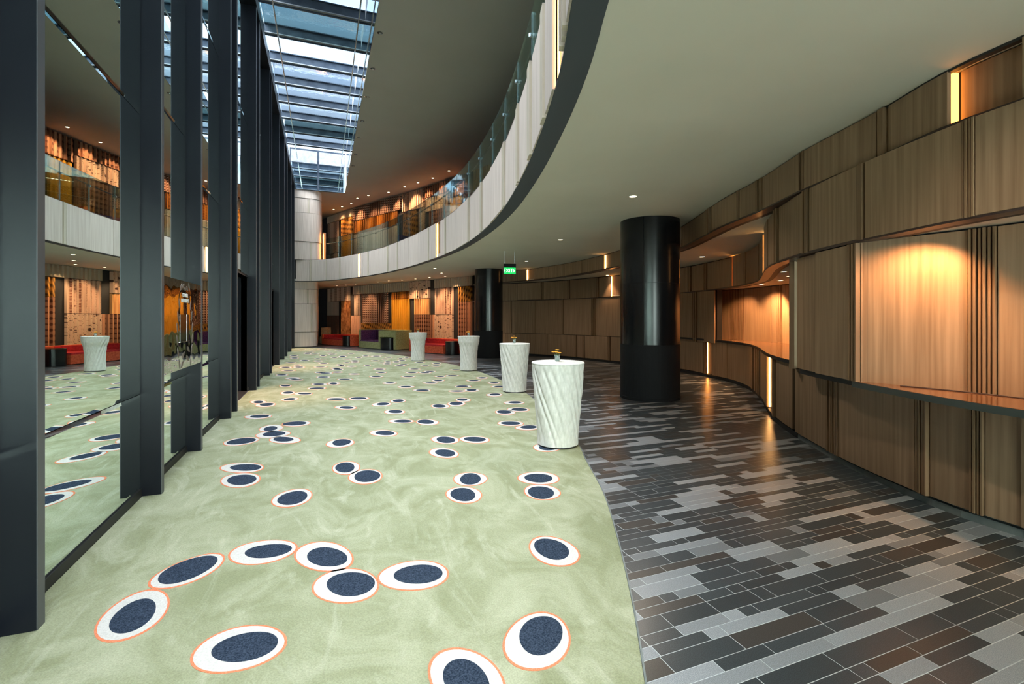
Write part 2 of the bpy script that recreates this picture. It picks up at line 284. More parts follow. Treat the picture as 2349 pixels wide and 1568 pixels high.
OVALS=[(-1.001,3.349,0.266,0.164,-1.44,-0.999,3.33,0.175,0.101,-1.44),(-0.834,3.793,0.233,0.175,0.88,-0.839,3.807,0.186,0.138,0.9),(-0.401,3.9,0.238,0.185,-0.44,-0.366,3.893,0.161,0.103,-0.32),(0.009,3.67,0.274,0.168,-1.05,0.029,3.646,0.176,0.109,-1.01),(0.138,3.219,0.233,0.183,-0.94,0.167,3.221,0.164,0.128,-0.85),(0.56,3.182,0.232,0.188,-0.41,0.59,3.178,0.158,0.118,-0.36),(1.563,3.144,0.237,0.172,-1.54,1.559,3.17,0.166,0.116,1.55),(-0.394,2.808,0.23,0.18,-0.39,-0.368,2.804,0.157,0.114,-0.32),(1.053,2.308,0.236,0.174,0.91,1.086,2.333,0.159,0.114,0.91),(0.627,2.17,0.249,0.158,-1.36,0.624,2.165,0.153,0.096,-1.38),(-0.844,6.164,0.273,0.171,-0.74,-0.806,6.153,0.186,0.111,-0.64),(-0.796,5.707,0.271,0.177,-1.21,-0.784,5.703,0.188,0.127,-1.16),(-0.263,4.962,0.242,0.176,1.47,-0.261,4.954,0.176,0.128,1.47),(0.248,5.73,0.256,0.151,-1.52,0.236,5.746,0.191,0.103,-1.54),(0.427,5.343,0.253,0.178,-1.56,0.443,5.347,0.195,0.133,1.56),(1.442,4.859,0.217,0.179,1.34,1.443,4.856,0.176,0.109,1.29),(1.258,4.449,0.227,0.169,-1.53,1.25,4.454,0.173,0.116,1.52),(2.121,4.62,0.223,0.203,-0.66,2.119,4.616,0.149,0.135,-0.64),(1.984,4.242,0.21,0.179,1.46,1.966,4.227,0.167,0.124,1.31),(2.733,5.671,0.212,0.189,0.8,2.737,5.654,0.137,0.122,0.79),(-1.037,7.484,0.232,0.214,1.39,-1.033,7.485,0.173,0.169,0.24),(-0.485,7.351,0.267,0.169,-0.94,-0.508,7.386,0.168,0.106,-0.97),(-0.67,7.766,0.246,0.218,-0.75,-0.657,7.788,0.161,0.144,-0.93),(-0.728,8.191,0.257,0.168,-1.47,-0.739,8.175,0.163,0.093,-1.51),(-0.39,8.406,0.227,0.197,-0.72,-0.412,8.422,0.181,0.148,-0.52),(0.223,6.884,0.242,0.181,1.55,0.24,6.916,0.176,0.117,1.51),(-1.026,9.242,0.238,0.185,-0.6,-1.003,9.253,0.157,0.123,-0.61),(0.403,9.567,0.254,0.163,-0.98,0.421,9.548,0.155,0.1,-0.96),(-1.03,10.45,0.265,0.182,-1.42,-1.012,10.473,0.164,0.121,-1.36),(-1.205,10.854,0.242,0.143,-1.23,-1.199,10.833,0.163,0.085,-1.33),(-0.732,11.919,0.312,0.155,-1.49,-0.728,11.958,0.174,0.101,-1.45),(-0.404,11.681,0.271,0.174,-1.11,-0.372,11.659,0.167,0.108,-0.8),(0.261,10.648,0.257,0.18,-1.01,0.26,10.628,0.176,0.113,-0.68),(0.706,10.536,0.243,0.196,-1.09,0.703,10.557,0.17,0.129,-0.68),(-0.128,12.432,0.237,0.195,-0.96,-0.126,12.421,0.175,0.13,-0.55),(-0.075,13.143,0.261,0.173,-1.13,-0.09,13.163,0.159,0.107,-0.96),(0.267,13.181,0.283,0.157,-1.41,0.259,13.164,0.208,0.086,-1.51),(-0.86,13.173,0.268,0.142,-1.39,-0.853,13.175,0.162,0.099,-1.29),(-0.664,14.333,0.25,0.161,-1.01,-0.659,14.339,0.168,0.105,-0.77),(-0.771,14.735,0.284,0.191,-1.2,-0.774,14.732,0.13,0.088,-0.73),(-1.116,15.691,0.287,0.166,-1.33,-1.124,15.713,0.156,0.108,-1.01),(0.571,13.944,0.24,0.167,-0.82,0.562,13.946,0.156,0.103,-0.7),(0.019,14.694,0.262,0.185,-1.27,0.013,14.704,0.154,0.116,-0.93),(0.106,15.716,0.284,0.19,-1.36,0.081,15.71,0.16,0.121,-0.99),(-0.091,15.99,0.263,0.145,-1.46,-0.093,16.013,0.14,0.09,-1.37),(0.436,15.87,0.251,0.158,-1.46,0.423,15.886,0.168,0.123,-1.27),(0.885,15.144,0.233,0.16,-1.26,0.894,15.138,0.14,0.101,-1.1),(0.464,16.708,0.248,0.173,-1.07,0.47,16.709,0.155,0.108,-1.05),(0.41,17.089,0.288,0.178,-1.33,0.416,17.089,0.179,0.112,-1.32),(-1.022,16.938,0.276,0.174,-0.83,-1.015,16.938,0.173,0.109,-0.82),(-1.17,18.022,0.307,0.185,-1.15,-1.164,18.023,0.191,0.116,-1.13),(-0.749,17.932,0.29,0.182,-1.14,-0.743,17.933,0.18,0.114,-1.13),(0.568,18.261,0.301,0.128,-1.52,0.572,18.263,0.187,0.081,-1.52),(0.628,17.907,0.259,0.125,-1.49,0.633,17.909,0.161,0.079,-1.49),(0.933,17.596,0.26,0.17,-1.33,0.938,17.596,0.162,0.107,-1.31),(-0.834,18.746,0.279,0.135,-1.38,-0.83,18.747,0.173,0.085,-1.37),(-1.103,19.816,0.34,0.192,-1.26,-1.097,19.817,0.211,0.121,-1.25),(-0.662,20.729,0.293,0.182,-1.19,-0.656,20.73,0.182,0.114,-1.18),(-0.162,20.192,0.367,0.18,-1.43,-0.156,20.193,0.228,0.114,-1.42),(0.031,19.095,0.272,0.177,-1.19,0.037,19.095,0.169,0.111,-1.17),(0.837,19.068,0.259,0.134,-1.48,0.841,19.07,0.161,0.084,-1.48),(1.164,19.786,0.251,0.172,-1.27,1.17,19.787,0.156,0.108,-1.25),(1.15,19.282,0.235,0.155,-1.34,1.155,19.283,0.146,0.097,-1.32),(-1.098,22.076,0.362,0.174,-1.37,-1.092,22.078,0.225,0.109,-1.37),(-0.188,21.332,0.274,0.142,-1.4,-0.183,21.334,0.171,0.089,-1.39),(0.007,21.079,0.233,0.148,-1.24,0.012,21.08,0.145,0.093,-1.22),(0.463,21.811,0.335,0.159,-1.48,0.468,21.813,0.208,0.1,-1.47),(0.918,20.722,0.31,0.183,-1.41,0.924,20.723,0.192,0.115,-1.4),(0.804,22.167,0.491,0.183,-1.55,0.81,22.168,0.305,0.115,-1.55),(0.017,23.006,0.393,0.152,-1.5,0.021,23.008,0.244,0.096,-1.5),(1.254,23.951,0.377,0.161,-1.55,1.259,23.954,0.233,0.102,-1.54),(-1.179,23.372,0.355,0.182,-1.34,-1.174,23.373,0.22,0.115,-1.33),(-0.669,24.651,0.392,0.181,-1.42,-0.664,24.652,0.243,0.114,-1.42),(0.318,24.496,0.335,0.184,-1.4,0.323,24.497,0.208,0.116,-1.4),(0.746,25.943,0.344,0.197,-1.41,0.752,25.944,0.214,0.124,-1.4),(-0.494,26.296,0.346,0.174,-1.4,-0.488,26.298,0.215,0.11,-1.39),(1.422,21.361,0.303,0.153,-1.52,1.427,21.363,0.188,0.096,-1.52),(1.472,17.737,0.228,0.128,-1.51,1.477,17.739,0.141,0.08,-1.5),(1.76,22.085,0.301,0.16,-1.53,1.766,22.086,0.187,0.1,-1.52),(0.99,22.961,0.268,0.143,-1.47,0.994,22.963,0.167,0.09,-1.46),(1.743,25.55,0.335,0.182,-1.5,1.749,25.552,0.208,0.115,-1.49),(0.222,26.877,0.327,0.163,-1.44,0.227,26.879,0.203,0.102,-1.44),(1.413,5.914,0.254,0.17,-1.36,1.426,5.901,0.172,0.112,-1.41),(1.581,6.543,0.243,0.177,-1.29,1.587,6.533,0.18,0.121,-1.47),(1.964,6.401,0.228,0.179,-0.93,1.971,6.412,0.161,0.119,-0.78),(0.832,7.251,0.242,0.168,-0.98,0.852,7.243,0.162,0.112,-0.98),(1.576,7.751,0.246,0.17,-1.31,1.559,7.781,0.17,0.117,-1.32),(1.195,7.978,0.222,0.149,-0.58,1.22,7.962,0.148,0.101,-0.59),(2.802,7.175,0.218,0.19,-0.82,2.802,7.175,0.159,0.117,-0.54),(2.951,6.799,0.212,0.171,-0.06,2.965,6.822,0.13,0.109,0.06),(3.036,8.048,0.238,0.179,1.52,3.031,8.079,0.154,0.124,-1.49),(3.354,8.201,0.217,0.199,-1.25,3.371,8.191,0.147,0.132,-0.88),(3.545,8.893,0.211,0.197,-0.35,3.574,8.91,0.135,0.121,-0.35),(1.203,8.815,0.234,0.175,-1.32,1.221,8.83,0.157,0.116,-1.35),(2.094,9.059,0.248,0.174,-1.48,2.078,9.076,0.169,0.117,-1.49),(2.449,9.2,0.255,0.178,1.35,2.45,9.221,0.185,0.128,1.35),(2.693,9.579,0.242,0.154,1.48,2.681,9.602,0.149,0.099,1.51),(1.429,9.956,0.224,0.16,1.45,1.436,9.961,0.153,0.106,1.45),(1.077,9.678,0.226,0.186,1.51,1.099,9.697,0.151,0.118,1.47),(3.506,9.956,0.233,0.18,1.09,3.533,9.999,0.136,0.111,1.05),(2.883,10.753,0.211,0.153,-0.5,2.882,10.759,0.153,0.096,-0.45),(3.238,10.778,0.246,0.179,1.37,3.242,10.809,0.173,0.114,1.34),(3.217,11.453,0.212,0.201,-1.05,3.204,11.472,0.144,0.132,-0.63),(2.148,11.206,0.234,0.184,-1.04,2.168,11.195,0.155,0.118,-0.8),(1.9,11.902,0.23,0.194,-1.08,1.899,11.915,0.136,0.115,-1.07),(1.612,12.728,0.228,0.178,-1.48,1.623,12.755,0.127,0.1,-1.47),(2.598,12.356,0.219,0.179,-0.8,2.604,12.355,0.137,0.112,-0.76),(2.894,12.779,0.235,0.172,1.54,2.899,12.779,0.146,0.108,1.55),(3.15,13.631,0.207,0.164,-1.53,3.155,13.631,0.129,0.103,-1.51),(3.52,13.704,0.215,0.163,-0.55,3.527,13.704,0.136,0.101,-0.54),(3.777,12.42,0.208,0.182,-0.67,3.784,12.42,0.131,0.113,-0.63),(4.166,12.873,0.25,0.171,1.31,4.171,12.873,0.155,0.108,1.32),(4.135,11.76,0.228,0.169,1.28,4.14,11.76,0.142,0.106,1.28),(4.046,11.102,0.216,0.183,-0.44,4.053,11.102,0.136,0.113,-0.44),(2.281,13.929,0.222,0.155,-0.6,2.287,13.928,0.14,0.097,-0.59),(1.428,14.277,0.24,0.181,-1.11,1.434,14.277,0.15,0.113,-1.09),(1.679,15.28,0.247,0.162,-1.45,1.684,15.281,0.153,0.102,-1.44),(2.555,14.897,0.224,0.181,-0.96,2.561,14.897,0.14,0.113,-0.92),(2.92,14.691,0.211,0.173,-0.86,2.926,14.691,0.132,0.108,-0.82),(3.132,15.024,0.211,0.173,-0.81,3.138,15.024,0.132,0.108,-0.77),(4.01,15.145,0.202,0.173,-0.76,4.016,15.145,0.127,0.108,-0.72),(1.759,16.511,0.225,0.155,-0.66,1.765,16.511,0.141,0.096,-0.64),(1.721,16.156,0.219,0.148,-0.64,1.727,16.156,0.138,0.092,-0.63),(2.806,15.884,0.218,0.165,-0.68,2.812,15.884,0.137,0.102,-0.66),(3.337,16.775,0.217,0.165,-1.49,3.343,16.776,0.135,0.104,-1.47),(3.687,16.606,0.244,0.182,1.56,3.693,16.607,0.151,0.115,-1.56),(3.896,17.466,0.237,0.183,-1.54,3.902,17.466,0.147,0.115,-1.52),(2.709,17.551,0.24,0.188,-1.25,2.716,17.552,0.15,0.118,-1.22),(2.525,17.208,0.224,0.178,-1.01,2.531,17.208,0.14,0.111,-0.98),(2.064,18.528,0.199,0.131,-1.46,2.069,18.529,0.124,0.082,-1.45),(2.195,18.029,0.21,0.152,-1.36,2.2,18.03,0.131,0.095,-1.34),(2.314,18.805,0.241,0.14,-1.56,2.319,18.806,0.15,0.088,-1.55),(2.62,18.685,0.241,0.155,-1.53,2.625,18.686,0.15,0.098,-1.52),(3.416,18.2,0.23,0.19,-1.08,3.423,18.201,0.144,0.119,-1.03),(2.991,20.147,0.278,0.128,1.49,2.995,20.149,0.172,0.081,1.49),(3.293,20.437,0.243,0.122,1.49,3.297,20.438,0.151,0.077,1.49),(1.922,19.508,0.261,0.171,-1.43,1.928,19.509,0.162,0.108,-1.41),(2.926,19.336,0.242,0.173,-1.45,2.932,19.337,0.151,0.109,-1.44),(2.618,20.984,0.257,0.172,-1.47,2.624,20.985,0.16,0.108,-1.46),(2.186,21.816,0.308,0.222,-1.3,2.194,21.817,0.192,0.139,-1.28),(2.559,22.343,0.276,0.208,-1.21,2.566,22.344,0.172,0.13,-1.18),(2.357,20.131,0.235,0.148,-1.5,2.362,20.132,0.146,0.093,-1.49)]
def pat(name, c1, c2, kind, sc=1.0, rough=.6, c3=None):
    m, nt, b = newmat(name); tc = N(nt, 'ShaderNodeTexCoord'); uv = tc.outputs['UV']
    def mth(op, a, b_=None, c=None):
        n = N(nt, 'ShaderNodeMath', operation=op)
        for i, x in enumerate((a, b_, c)):
            if x is None: continue
            if isinstance(x, (int, float)): n.inputs[i].default_value = x
            else: lk(nt, x, n.inputs[i])
        return n.outputs[0]
    sp = N(nt, 'ShaderNodeSeparateXYZ'); lk(nt, uv, sp.inputs[0]); X, Y = sp.outputs[0], sp.outputs[1]
    def vor(scale, rnd, thr):
        v = N(nt, 'ShaderNodeTexVoronoi', Scale=scale, Randomness=rnd); lk(nt, uv, v.inputs['Vector']); return mth('LESS_THAN', v.outputs['Distance'], thr)
    def noise(scale, st=(1, 1, 1)):
        mp = N(nt, 'ShaderNodeMapping'); mp.inputs['Scale'].default_value = st; lk(nt, uv, mp.inputs[0]); n = N(nt, 'ShaderNodeTexNoise', Scale=scale, Detail=4); lk(nt, mp.outputs[0], n.inputs['Vector']); return n.outputs[0]
    if kind == 'dots': f = vor(16*sc, 0, .3)
    elif kind == 'speckle': f = mth('MAXIMUM', vor(15*sc, 1, .26), vor(3.4*sc, .8, .22))
    elif kind == 'dash':
        d = mth('SINE', mth('MULTIPLY', mth('ADD', X, mth('MULTIPLY', Y, .75)), 48*sc)); e = mth('SINE', mth('MULTIPLY', X, 75*sc))
        f = mth('LESS_THAN', mth('MINIMUM', d, mth('ADD', e, .75)), .15)
    elif kind == 'diamond':
        fx = mth('ABSOLUTE', mth('SUBTRACT', mth('FRACT', mth('MULTIPLY', X, 4.5*sc)), .5)); fy = mth('ABSOLUTE', mth('SUBTRACT', mth('FRACT', mth('MULTIPLY', Y, 4.5*sc)), .5))
        dm = mth('LESS_THAN', mth('ADD', fx, fy), .3); st = mth('GREATER_THAN', fx, .40)
        f = mth('SUBTRACT', 1, mth('MAXIMUM', st, mth('MULTIPLY', mth('SUBTRACT', 1, dm), .35)))
    elif kind == 'column':
        fx = mth('ABSOLUTE', mth('SUBTRACT', mth('FRACT', mth('MULTIPLY', X, 4.2*sc)), .5)); f = mth('MULTIPLY', mth('LESS_THAN', fx, .24), vor(22*sc, .3, .38))
    elif kind == 'diag':
        w = mth('SINE', mth('ADD', mth('MULTIPLY', mth('ADD', X, mth('MULTIPLY', Y, .8)), 26*sc), mth('MULTIPLY', noise(3), 5))); f = mth('MULTIPLY_ADD', w, .5, .5)
    elif kind == 'camo': f = mth('MULTIPLY_ADD', noise(5, (2.2, .8, 1)), 3, -1.0)
    elif kind == 'cross':
        a = mth('SINE', mth('MULTIPLY', mth('ADD', X, Y), 50*sc)); c = mth('SINE', mth('MULTIPLY', mth('SUBTRACT', X, Y), 50*sc)); f = mth('GREATER_THAN', mth('MULTIPLY', a, c), 0)
    else: f = mth('MULTIPLY', vor(26*sc, 0, .2), .5)
    mx = N(nt, 'ShaderNodeMix', data_type='RGBA', clamp_factor=True); lk(nt, f, mx.inputs[0]); mx.inputs[6].default_value = (*c1, 1); mx.inputs[7].default_value = (*c2, 1)
    lk(nt, mx.outputs[2], b.inputs['Base Color']); b.inputs['Roughness'].default_value = rough; b.inputs['Specular IOR Level'].default_value = .2
    return m
PM = {
 'beige': pat('perforated_beige', (.52, .44, .34), (.28, .22, .17), 'fine'),
 'bdots': pat('beige_dotted', (.56, .42, .32), (.14, .08, .06), 'dots'),
 'plainribs': pat('grey_beige_ribs', (.40, .32, .26), (.25, .2, .16), 'fine'),
 'brownribs': pat('brown_ribs', (.12, .06, .04), (.08, .04, .03), 'fine'),
 'darkribs': pat('near_black_ribs', (.035, .028, .032), (.025, .02, .022), 'fine'),
 'camo': pat('tawny_timber', (.52, .24, .09), (.20, .075, .025), 'camo'),
 'peach': pat('peach_ribs', (.72, .45, .30), (.55, .32, .2), 'fine'),
 'dash': pat('diagonal_dashes', (.56, .38, .28), (.13, .055, .035), 'dash', 1.25),
 'diag': pat('diagonal_timber', (.50, .24, .05), (.07, .035, .015), 'diag'),
 'gold': pat('gold_perforated', (.62, .32, .035), (.42, .2, .02), 'fine'),
 'cross': pat('gold_brown_check', (.42, .17, .025), (.10, .035, .012), 'cross'),
 'white': pat('white_dotted', (.62, .54, .47), (.13, .09, .08), 'dots', 1.2),
 'speck': pat('beige_speckled', (.64, .45, .33), (.07, .035, .028), 'speckle'),
 'apricot': pat('apricot_ribs', (.68, .38, .16), (.5, .25, .1), 'fine'),
 'diamond': pat('brown_diamonds', (.58, .30, .18), (.085, .03, .018), 'diamond'),
 'column': pat('beige_dotted_columns', (.66, .45, .33), (.16, .05, .03), 'column'),
}

# ------------------------------------------------------------------ plan curves (metres; x from the mirror wall, y into the hall)
ZC, ZU, ZP, ZS = 3.75, 8.87, 4.93, 10.95        # lower soffit, upper ceiling, parapet top, skylight glass
XM, XF = -1.6, -1.437                            # mirror face, fin tips
Z1, Z2 = 3.27, 2.48
C_par = Curve([(-1.6,-7),(-1.35,-5.2),(-.9,-3.2),(-.2,-1.3),(.55,.35),(1.1,1.72),(1.51,2.74),(1.82,3.5),(2.19,4.6),(2.72,6.47),(3.26,8.9),(3.58,11.2),(3.74,13.9),(3.58,17.0),(2.9,21.5),(2.15,24.3),(1.25,26.6),(.35,28.35),(-.35,29.1),(-1.0,29.45),(-1.6,29.55)])
C_car = Curve([(-1.6,-4.5),(-.9,-2.6),(-.1,-.9),(.8,.85),(1.39,1.85),(1.7,2.38),(2.14,3.21),(2.53,4.02),(2.95,5.1),(3.1,5.45),(3.6,7.0),(4.03,8.9),(4.25,9.95),(4.49,12.3),(4.56,14.6),(4.42,16.5),(3.85,19.35),(3.2,22.0),(2.18,24.5),(.87,27.3),(-.34,29.0),(-1.6,30.2)])
A1 = Curve([(4.25,-3.5),(4.5,0),(4.74,1.87),(4.83,2.4),(5.15,3.13),(5.5,4.14),(6.02,5.25),(6.45,6.4),(6.98,7.5),(7.58,8.8),(8.1,10.6),(8.44,12.5),(8.62,15.0),(8.5,16.8),(8.08,18.75),(7.45,20.2),(7.0,21.6),(6.83,22.6)])
A2 = Curve([(4.2,-3.5),(4.42,0),(4.66,1.85),(4.74,2.25),(5.05,3.15),(5.52,4.18),(5.82,4.65),(6.1,5.06),(6.6,5.62),(7.42,6.4),(7.9,6.85),(8.65,7.6),(9.2,8.35),(9.72,9.28),(10.2,10.7),(10.48,12.1),(10.4,13.8),(10.15,15.2),(9.5,17.85),(8.7,19.6),(7.75,20.9),(6.95,21.9),(6.83,22.6)])
A4 = Curve([(4.75,-3.5),(4.95,0),(5.03,2.0),(5.06,2.44),(5.24,2.98),(5.55,3.68),(5.98,4.42),(6.28,4.9),(6.6,5.36),(7.05,5.92),(7.5,6.4),(8.4,7.32),(9.3,8.4),(9.95,9.6),(10.3,10.9),(10.48,12.1),(10.4,13.8),(10.15,15.2),(9.5,17.85),(8.7,19.6),(7.75,20.9),(6.95,21.9),(6.83,22.6)])
N1 = Curve([(5.0,-2.2),(5.25,-.5),(5.36,1.0),(5.38,2.05),(5.34,2.55),(5.14,3.3)])                     # back of the near niche
N2 = Curve([(6.6,5.0),(9.0,6.7),(9.6,7.25),(10.1,7.95),(10.45,8.8),(10.72,9.8),(10.74,10.9),(10.5,12.1)])   # back of the far niche
CB = Curve([(6.83,22.6),(6.45,23.7),(5.4,26.2),(4.3,28.5),(3.1,30.9),(1.85,33.4),(.36,36.9),(-.5,38.9)])     # patterned back wall

# ------------------------------------------------------------------ floor, ceilings, shell
fl = mesh('floor', [(-3,-9,-.0008),(14,-9,-.0008),(14,42,-.0008),(-3,42,-.0008)], [(0,1,2,3)], M['grout']); tag(fl, kind='structure')
mb = MB(); tiles = []
def carx(y):
    best = None
    for i in range(len(C_car.P)-1):
        a, b = C_car.P[i], C_car.P[i+1]
        if (a.y-y)*(b.y-y) <= 0 and a.y != b.y:
            x = a.x+(b.x-a.x)*(y-a.y)/(b.y-a.y); best = x if best is None else max(best, x)
    return best if best is not None else -1.6
def wallx(y):
    r = 4.9
    for i in range(len(A4.P)-1):
        a, b = A4.P[i], A4.P[i+1]
        if (a.y-y)*(b.y-y) <= 0 and a.y != b.y: r = max(r, a.x+(b.x-a.x)*(y-a.y)/(b.y-a.y))
    if y > 22.6: r = 7.0-(y-22.6)*.46
    return r+.35
def proj(x, y, z):
    d = x*math.sin(TH)+y*math.cos(TH); l = x*math.cos(TH)-y*math.sin(TH); return CX+FPX*l/max(d, .01), CY-FPX*(z-EYE)/max(d, .01), d
y = 1.574-.28*4; rows = []
while y < 37.5:
    rows += [(y, y+.12, 0), (y+.12, y+.20, 1), (y+.20, y+.28, 2)]; y += .28
rng = random.Random(5)
for (ya, yb, kd) in rows:
    x = math.floor((min(carx(ya), carx(yb))-.35)/.1125)*.1125 - rng.choice((0, .11)); xe = wallx((ya+yb)/2); pc = None
    far = ya > 14
    while x < xe:
        w = rng.choice((.1125, .225, .335, .335, .45, .45, .57)) if not far else rng.choice((.335, .45, .57, .7, .9))
        p = rng.random()
        c = 'tile_light' if p < (.12, .30, .17)[kd] else 'tile_grey' if p < (.18, .40, .24)[kd] else 'tile_brown' if p < (.30, .49, .36)[kd] else 'tile_dark'
        if pc == 'tile_light' and rng.random() < .22: c = 'tile_light'
        pc = c; g = .0016 if ya < 9 else .0012
        tiles.append((x+g, ya+g, x+w-g, yb-g, c)); x += w
def tile_key(t):
    u, v, d = proj((t[0]+t[2])/2, (t[1]+t[3])/2, 0)
    vis = -60 < u < 2400 and 728 < v < 1640 and t[2] > carx(t[1])+.02
    return d if vis else 1e6
tiles.sort(key=tile_key)
for t in tiles[:300]:
    m_ = MB(); x0, y0, x1, y1, c = t; h = rng.uniform(0, .0004)
    m_.add([(x0,y0,-.003),(x1,y0,-.003),(x1,y1,-.003),(x0,y1,-.003),(x0+.0008,y0+.0008,h),(x1-.0008,y0+.0008,h),(x1-.0008,y1-.0008,h),(x0+.0008,y1-.0008,h)], [(4,5,6,7),(0,1,5,4),(1,2,6,5),(2,3,7,6),(3,0,4,7)])
    mesh('tile', m_.V, m_.F, M[c], fl)
mats = ['tile_dark', 'tile_brown', 'tile_grey', 'tile_light']; m_ = MB()
for t in tiles[300:]:
    x0, y0, x1, y1, c = t; m_.add([(x0,y0,0),(x1,y0,0),(x1,y1,0),(x0,y1,0)], [(0,1,2,3)], mats.index(c))
o = mesh('distant_tiles', m_.V, m_.F, [M[c] for c in mats], fl, fm=m_.M); o['kind'] = 'stuff'

mb = MB(); mb.prism([(-1.59, 29.7)]+[(-1.59,-4.6)]+C_car.poly()[1:-1]+[(-1.5, 29.7)], -.004, .006)
carpet = mb.build('carpet', M['carpet']); tag(carpet, 'pale sage green fitted carpet strewn with cream and navy ovals', 'carpet')
def blob(name, cx_, cy_, a, b, th, z0, z1, mat, parent, n=40, seed=0, ring=0):
    r = random.Random(seed); ph = r.uniform(0, 6); am = .018; out = []
    def pt(k, s=1.0):
        t = 2*PI*k/n; w = (1+am*math.sin(3*t+ph)+am*.6*math.sin(2*t+ph*2))
        return (cx_+math.cos(th)*a*s*w*math.cos(t)-math.sin(th)*b*s*w*math.sin(t), cy_+math.sin(th)*a*s*w*math.cos(t)+math.cos(th)*b*s*w*math.sin(t))
    V = [(*pt(k), z0) for k in range(n)]+[(*pt(k), z1) for k in range(n)]; F = [(i, (i+1) % n, n+(i+1) % n, n+i) for i in range(n)]; fm = [1 if ring else 0]*n
    if ring:
        s = 1-.011/min(a, b); V += [(*pt(k, s), z1) for k in range(n)]
        F += [(n+i, n+(i+1) % n, 2*n+(i+1) % n, 2*n+i) for i in range(n)]; fm += [1]*n; F.append(tuple(range(2*n, 3*n))); fm.append(0)
    else: F.append(tuple(range(n, 2*n))); fm.append(0)
    return mesh(name, V, F, mat, parent, fm=fm if ring else None)
for i, q in enumerate(OVALS):
    oo = blob('oval_inlay', q[0], q[1], q[2], q[3], q[4], .005, .0085, [M['cream'], M['coral']], carpet, seed=i, ring=1, n=40 if q[1] < 9 else 20)
    blob('oval_centre', q[5], q[6], q[7], q[8], q[9], .008, .0105, M['navy'], oo, seed=i+900, n=40 if q[1] < 9 else 20)
rg = random.Random(3)
for k in range(70):        # ovals outside the photographed spots
    y_ = rg.choice((rg.uniform(22.3, 28.0), rg.uniform(-2.5, 1.2), rg.uniform(9, 22)))
    x_ = rg.uniform(-1.1, min(carx(y_)-.4, .1 if 9 < y_ < 22.3 else 9))
    if any((x_-q[0])**2+(y_-q[1])**2 < .3 for q in OVALS): continue
    t_ = rg.uniform(-1.6, 1.6); OVALS.append((x_, y_, .235, .175, t_, x_, y_, .15, .11, t_))
    oo = blob('oval_inlay', x_, y_, .235, .175, t_, .005, .0085, [M['cream'], M['coral']], carpet, seed=k, ring=1, n=16)
    blob('oval_centre', x_, y_, .15, .11, t_, .008, .0105, M['navy'], oo, n=16)
tr = C_car.strip(.5, C_car.L-1.0, 0, .008, -.002, .010, .3).build('trim_1', M['skirt']); tag(tr, kind='structure')

# lower soffit and upper storey floor
right_edge = [(13, -9), (13, 42), (-1.6, 42)]
pp = C_par.poly(-.02)
soff = MB(); soff.prism(pp[::-1]+[(-1.6,-9)]+right_edge, ZC, ZC+.12); ce = soff.build('ceiling', M['plaster']); tag(ce, kind='structure')
flu = MB(); flu.prism(C_par.poly(-.15)[::-1]+[(-1.6,-9)]+right_edge, ZP-.2, ZP-.06); o = flu.build('floor_upper', M['tile_dark']); tag(o, kind='structure')
# dark edge band under the balcony rim
w0, w1 = .16, .30
mb = MB(); n = 150; V = []; F = []
for i in range(n+1):
    d = C_par.L*i/n; yy = C_par.at(d).y
    w = .09+.13*max(0, min(1, (20-yy)/12))
    a, b = C_par.at(d, .012), C_par.at(d, -w)
    for p, z in ((a, ZC-.012), (b, ZC-.022), (b, ZC+.01), (a, ZC+.01)): V.append((p.x, p.y, z))
for i in range(n):
    for k in range(4): F.append((i*4+k, i*4+(k+1) % 4, (i+1)*4+(k+1) % 4, (i+1)*4+k))
o = mesh('trim_2', V, F, M['edge']); tag(o, kind='structure')

# upper ceiling with the skylight opening
SX0, SX1, SY1, SY0 = XM, 1.20, 29.35, -6.0
mb = MB()
mb.box((SX1, -9, ZU), (13, 42, ZU+.3)); mb.box((-3, SY1, ZU), (SX1, 42, ZU+.3)); mb.box((-3, -9, ZU), (SX1, SY0, ZU+.3))
o = mb.build('ceiling_upper', M['plaster_up']); tag(o, kind='structure')
# roof shell behind the walls, so that no light leaks in
mb = MB()
mb.box((13, -9, -.1), (13.2, 42, ZU+.3)); mb.box((-3, 42, -.1), (13.2, 42.2, ZU+.3)); mb.box((-3.2, -9.2, -.1), (-3, 42.2, ZS+.3)); mb.box((SX1+.14, -9, ZU+.3), (SX1+.2, 42, ZU+.4))
o = mb.build('wall_outer', M['plaster_up']); tag(o, kind='structure')

# unseen glazed end, added behind the camera to let in fill light
mb = MB(); mb.box((-3, -9.2, -.1), (13.2, -9, .1)); mb.box((-3, -9.2, 7.2), (13.2, -9, ZU+.3)); mb.box((-3, -9.2, .1), (-1.7, -9, 7.2)); mb.box((-3, -9.2, ZC), (13.2, -9, ZP))
for i in range(9): mb.box((-1.7+1.84*i, -9.16, .1), (-1.62+1.84*i, -9.04, 7.2))
wd = mb.build('added_fill_window', M['fin']); tag(wd, kind='structure')
for i in range(8):
    for z0, z1 in ((.1, ZC), (ZP, 7.2)): m_ = MB(); m_.box((-1.6+1.84*i, -9.11, z0), (.2+1.84*i-.04, -9.10, z1)); m_.build('pane', M['glass'], wd)
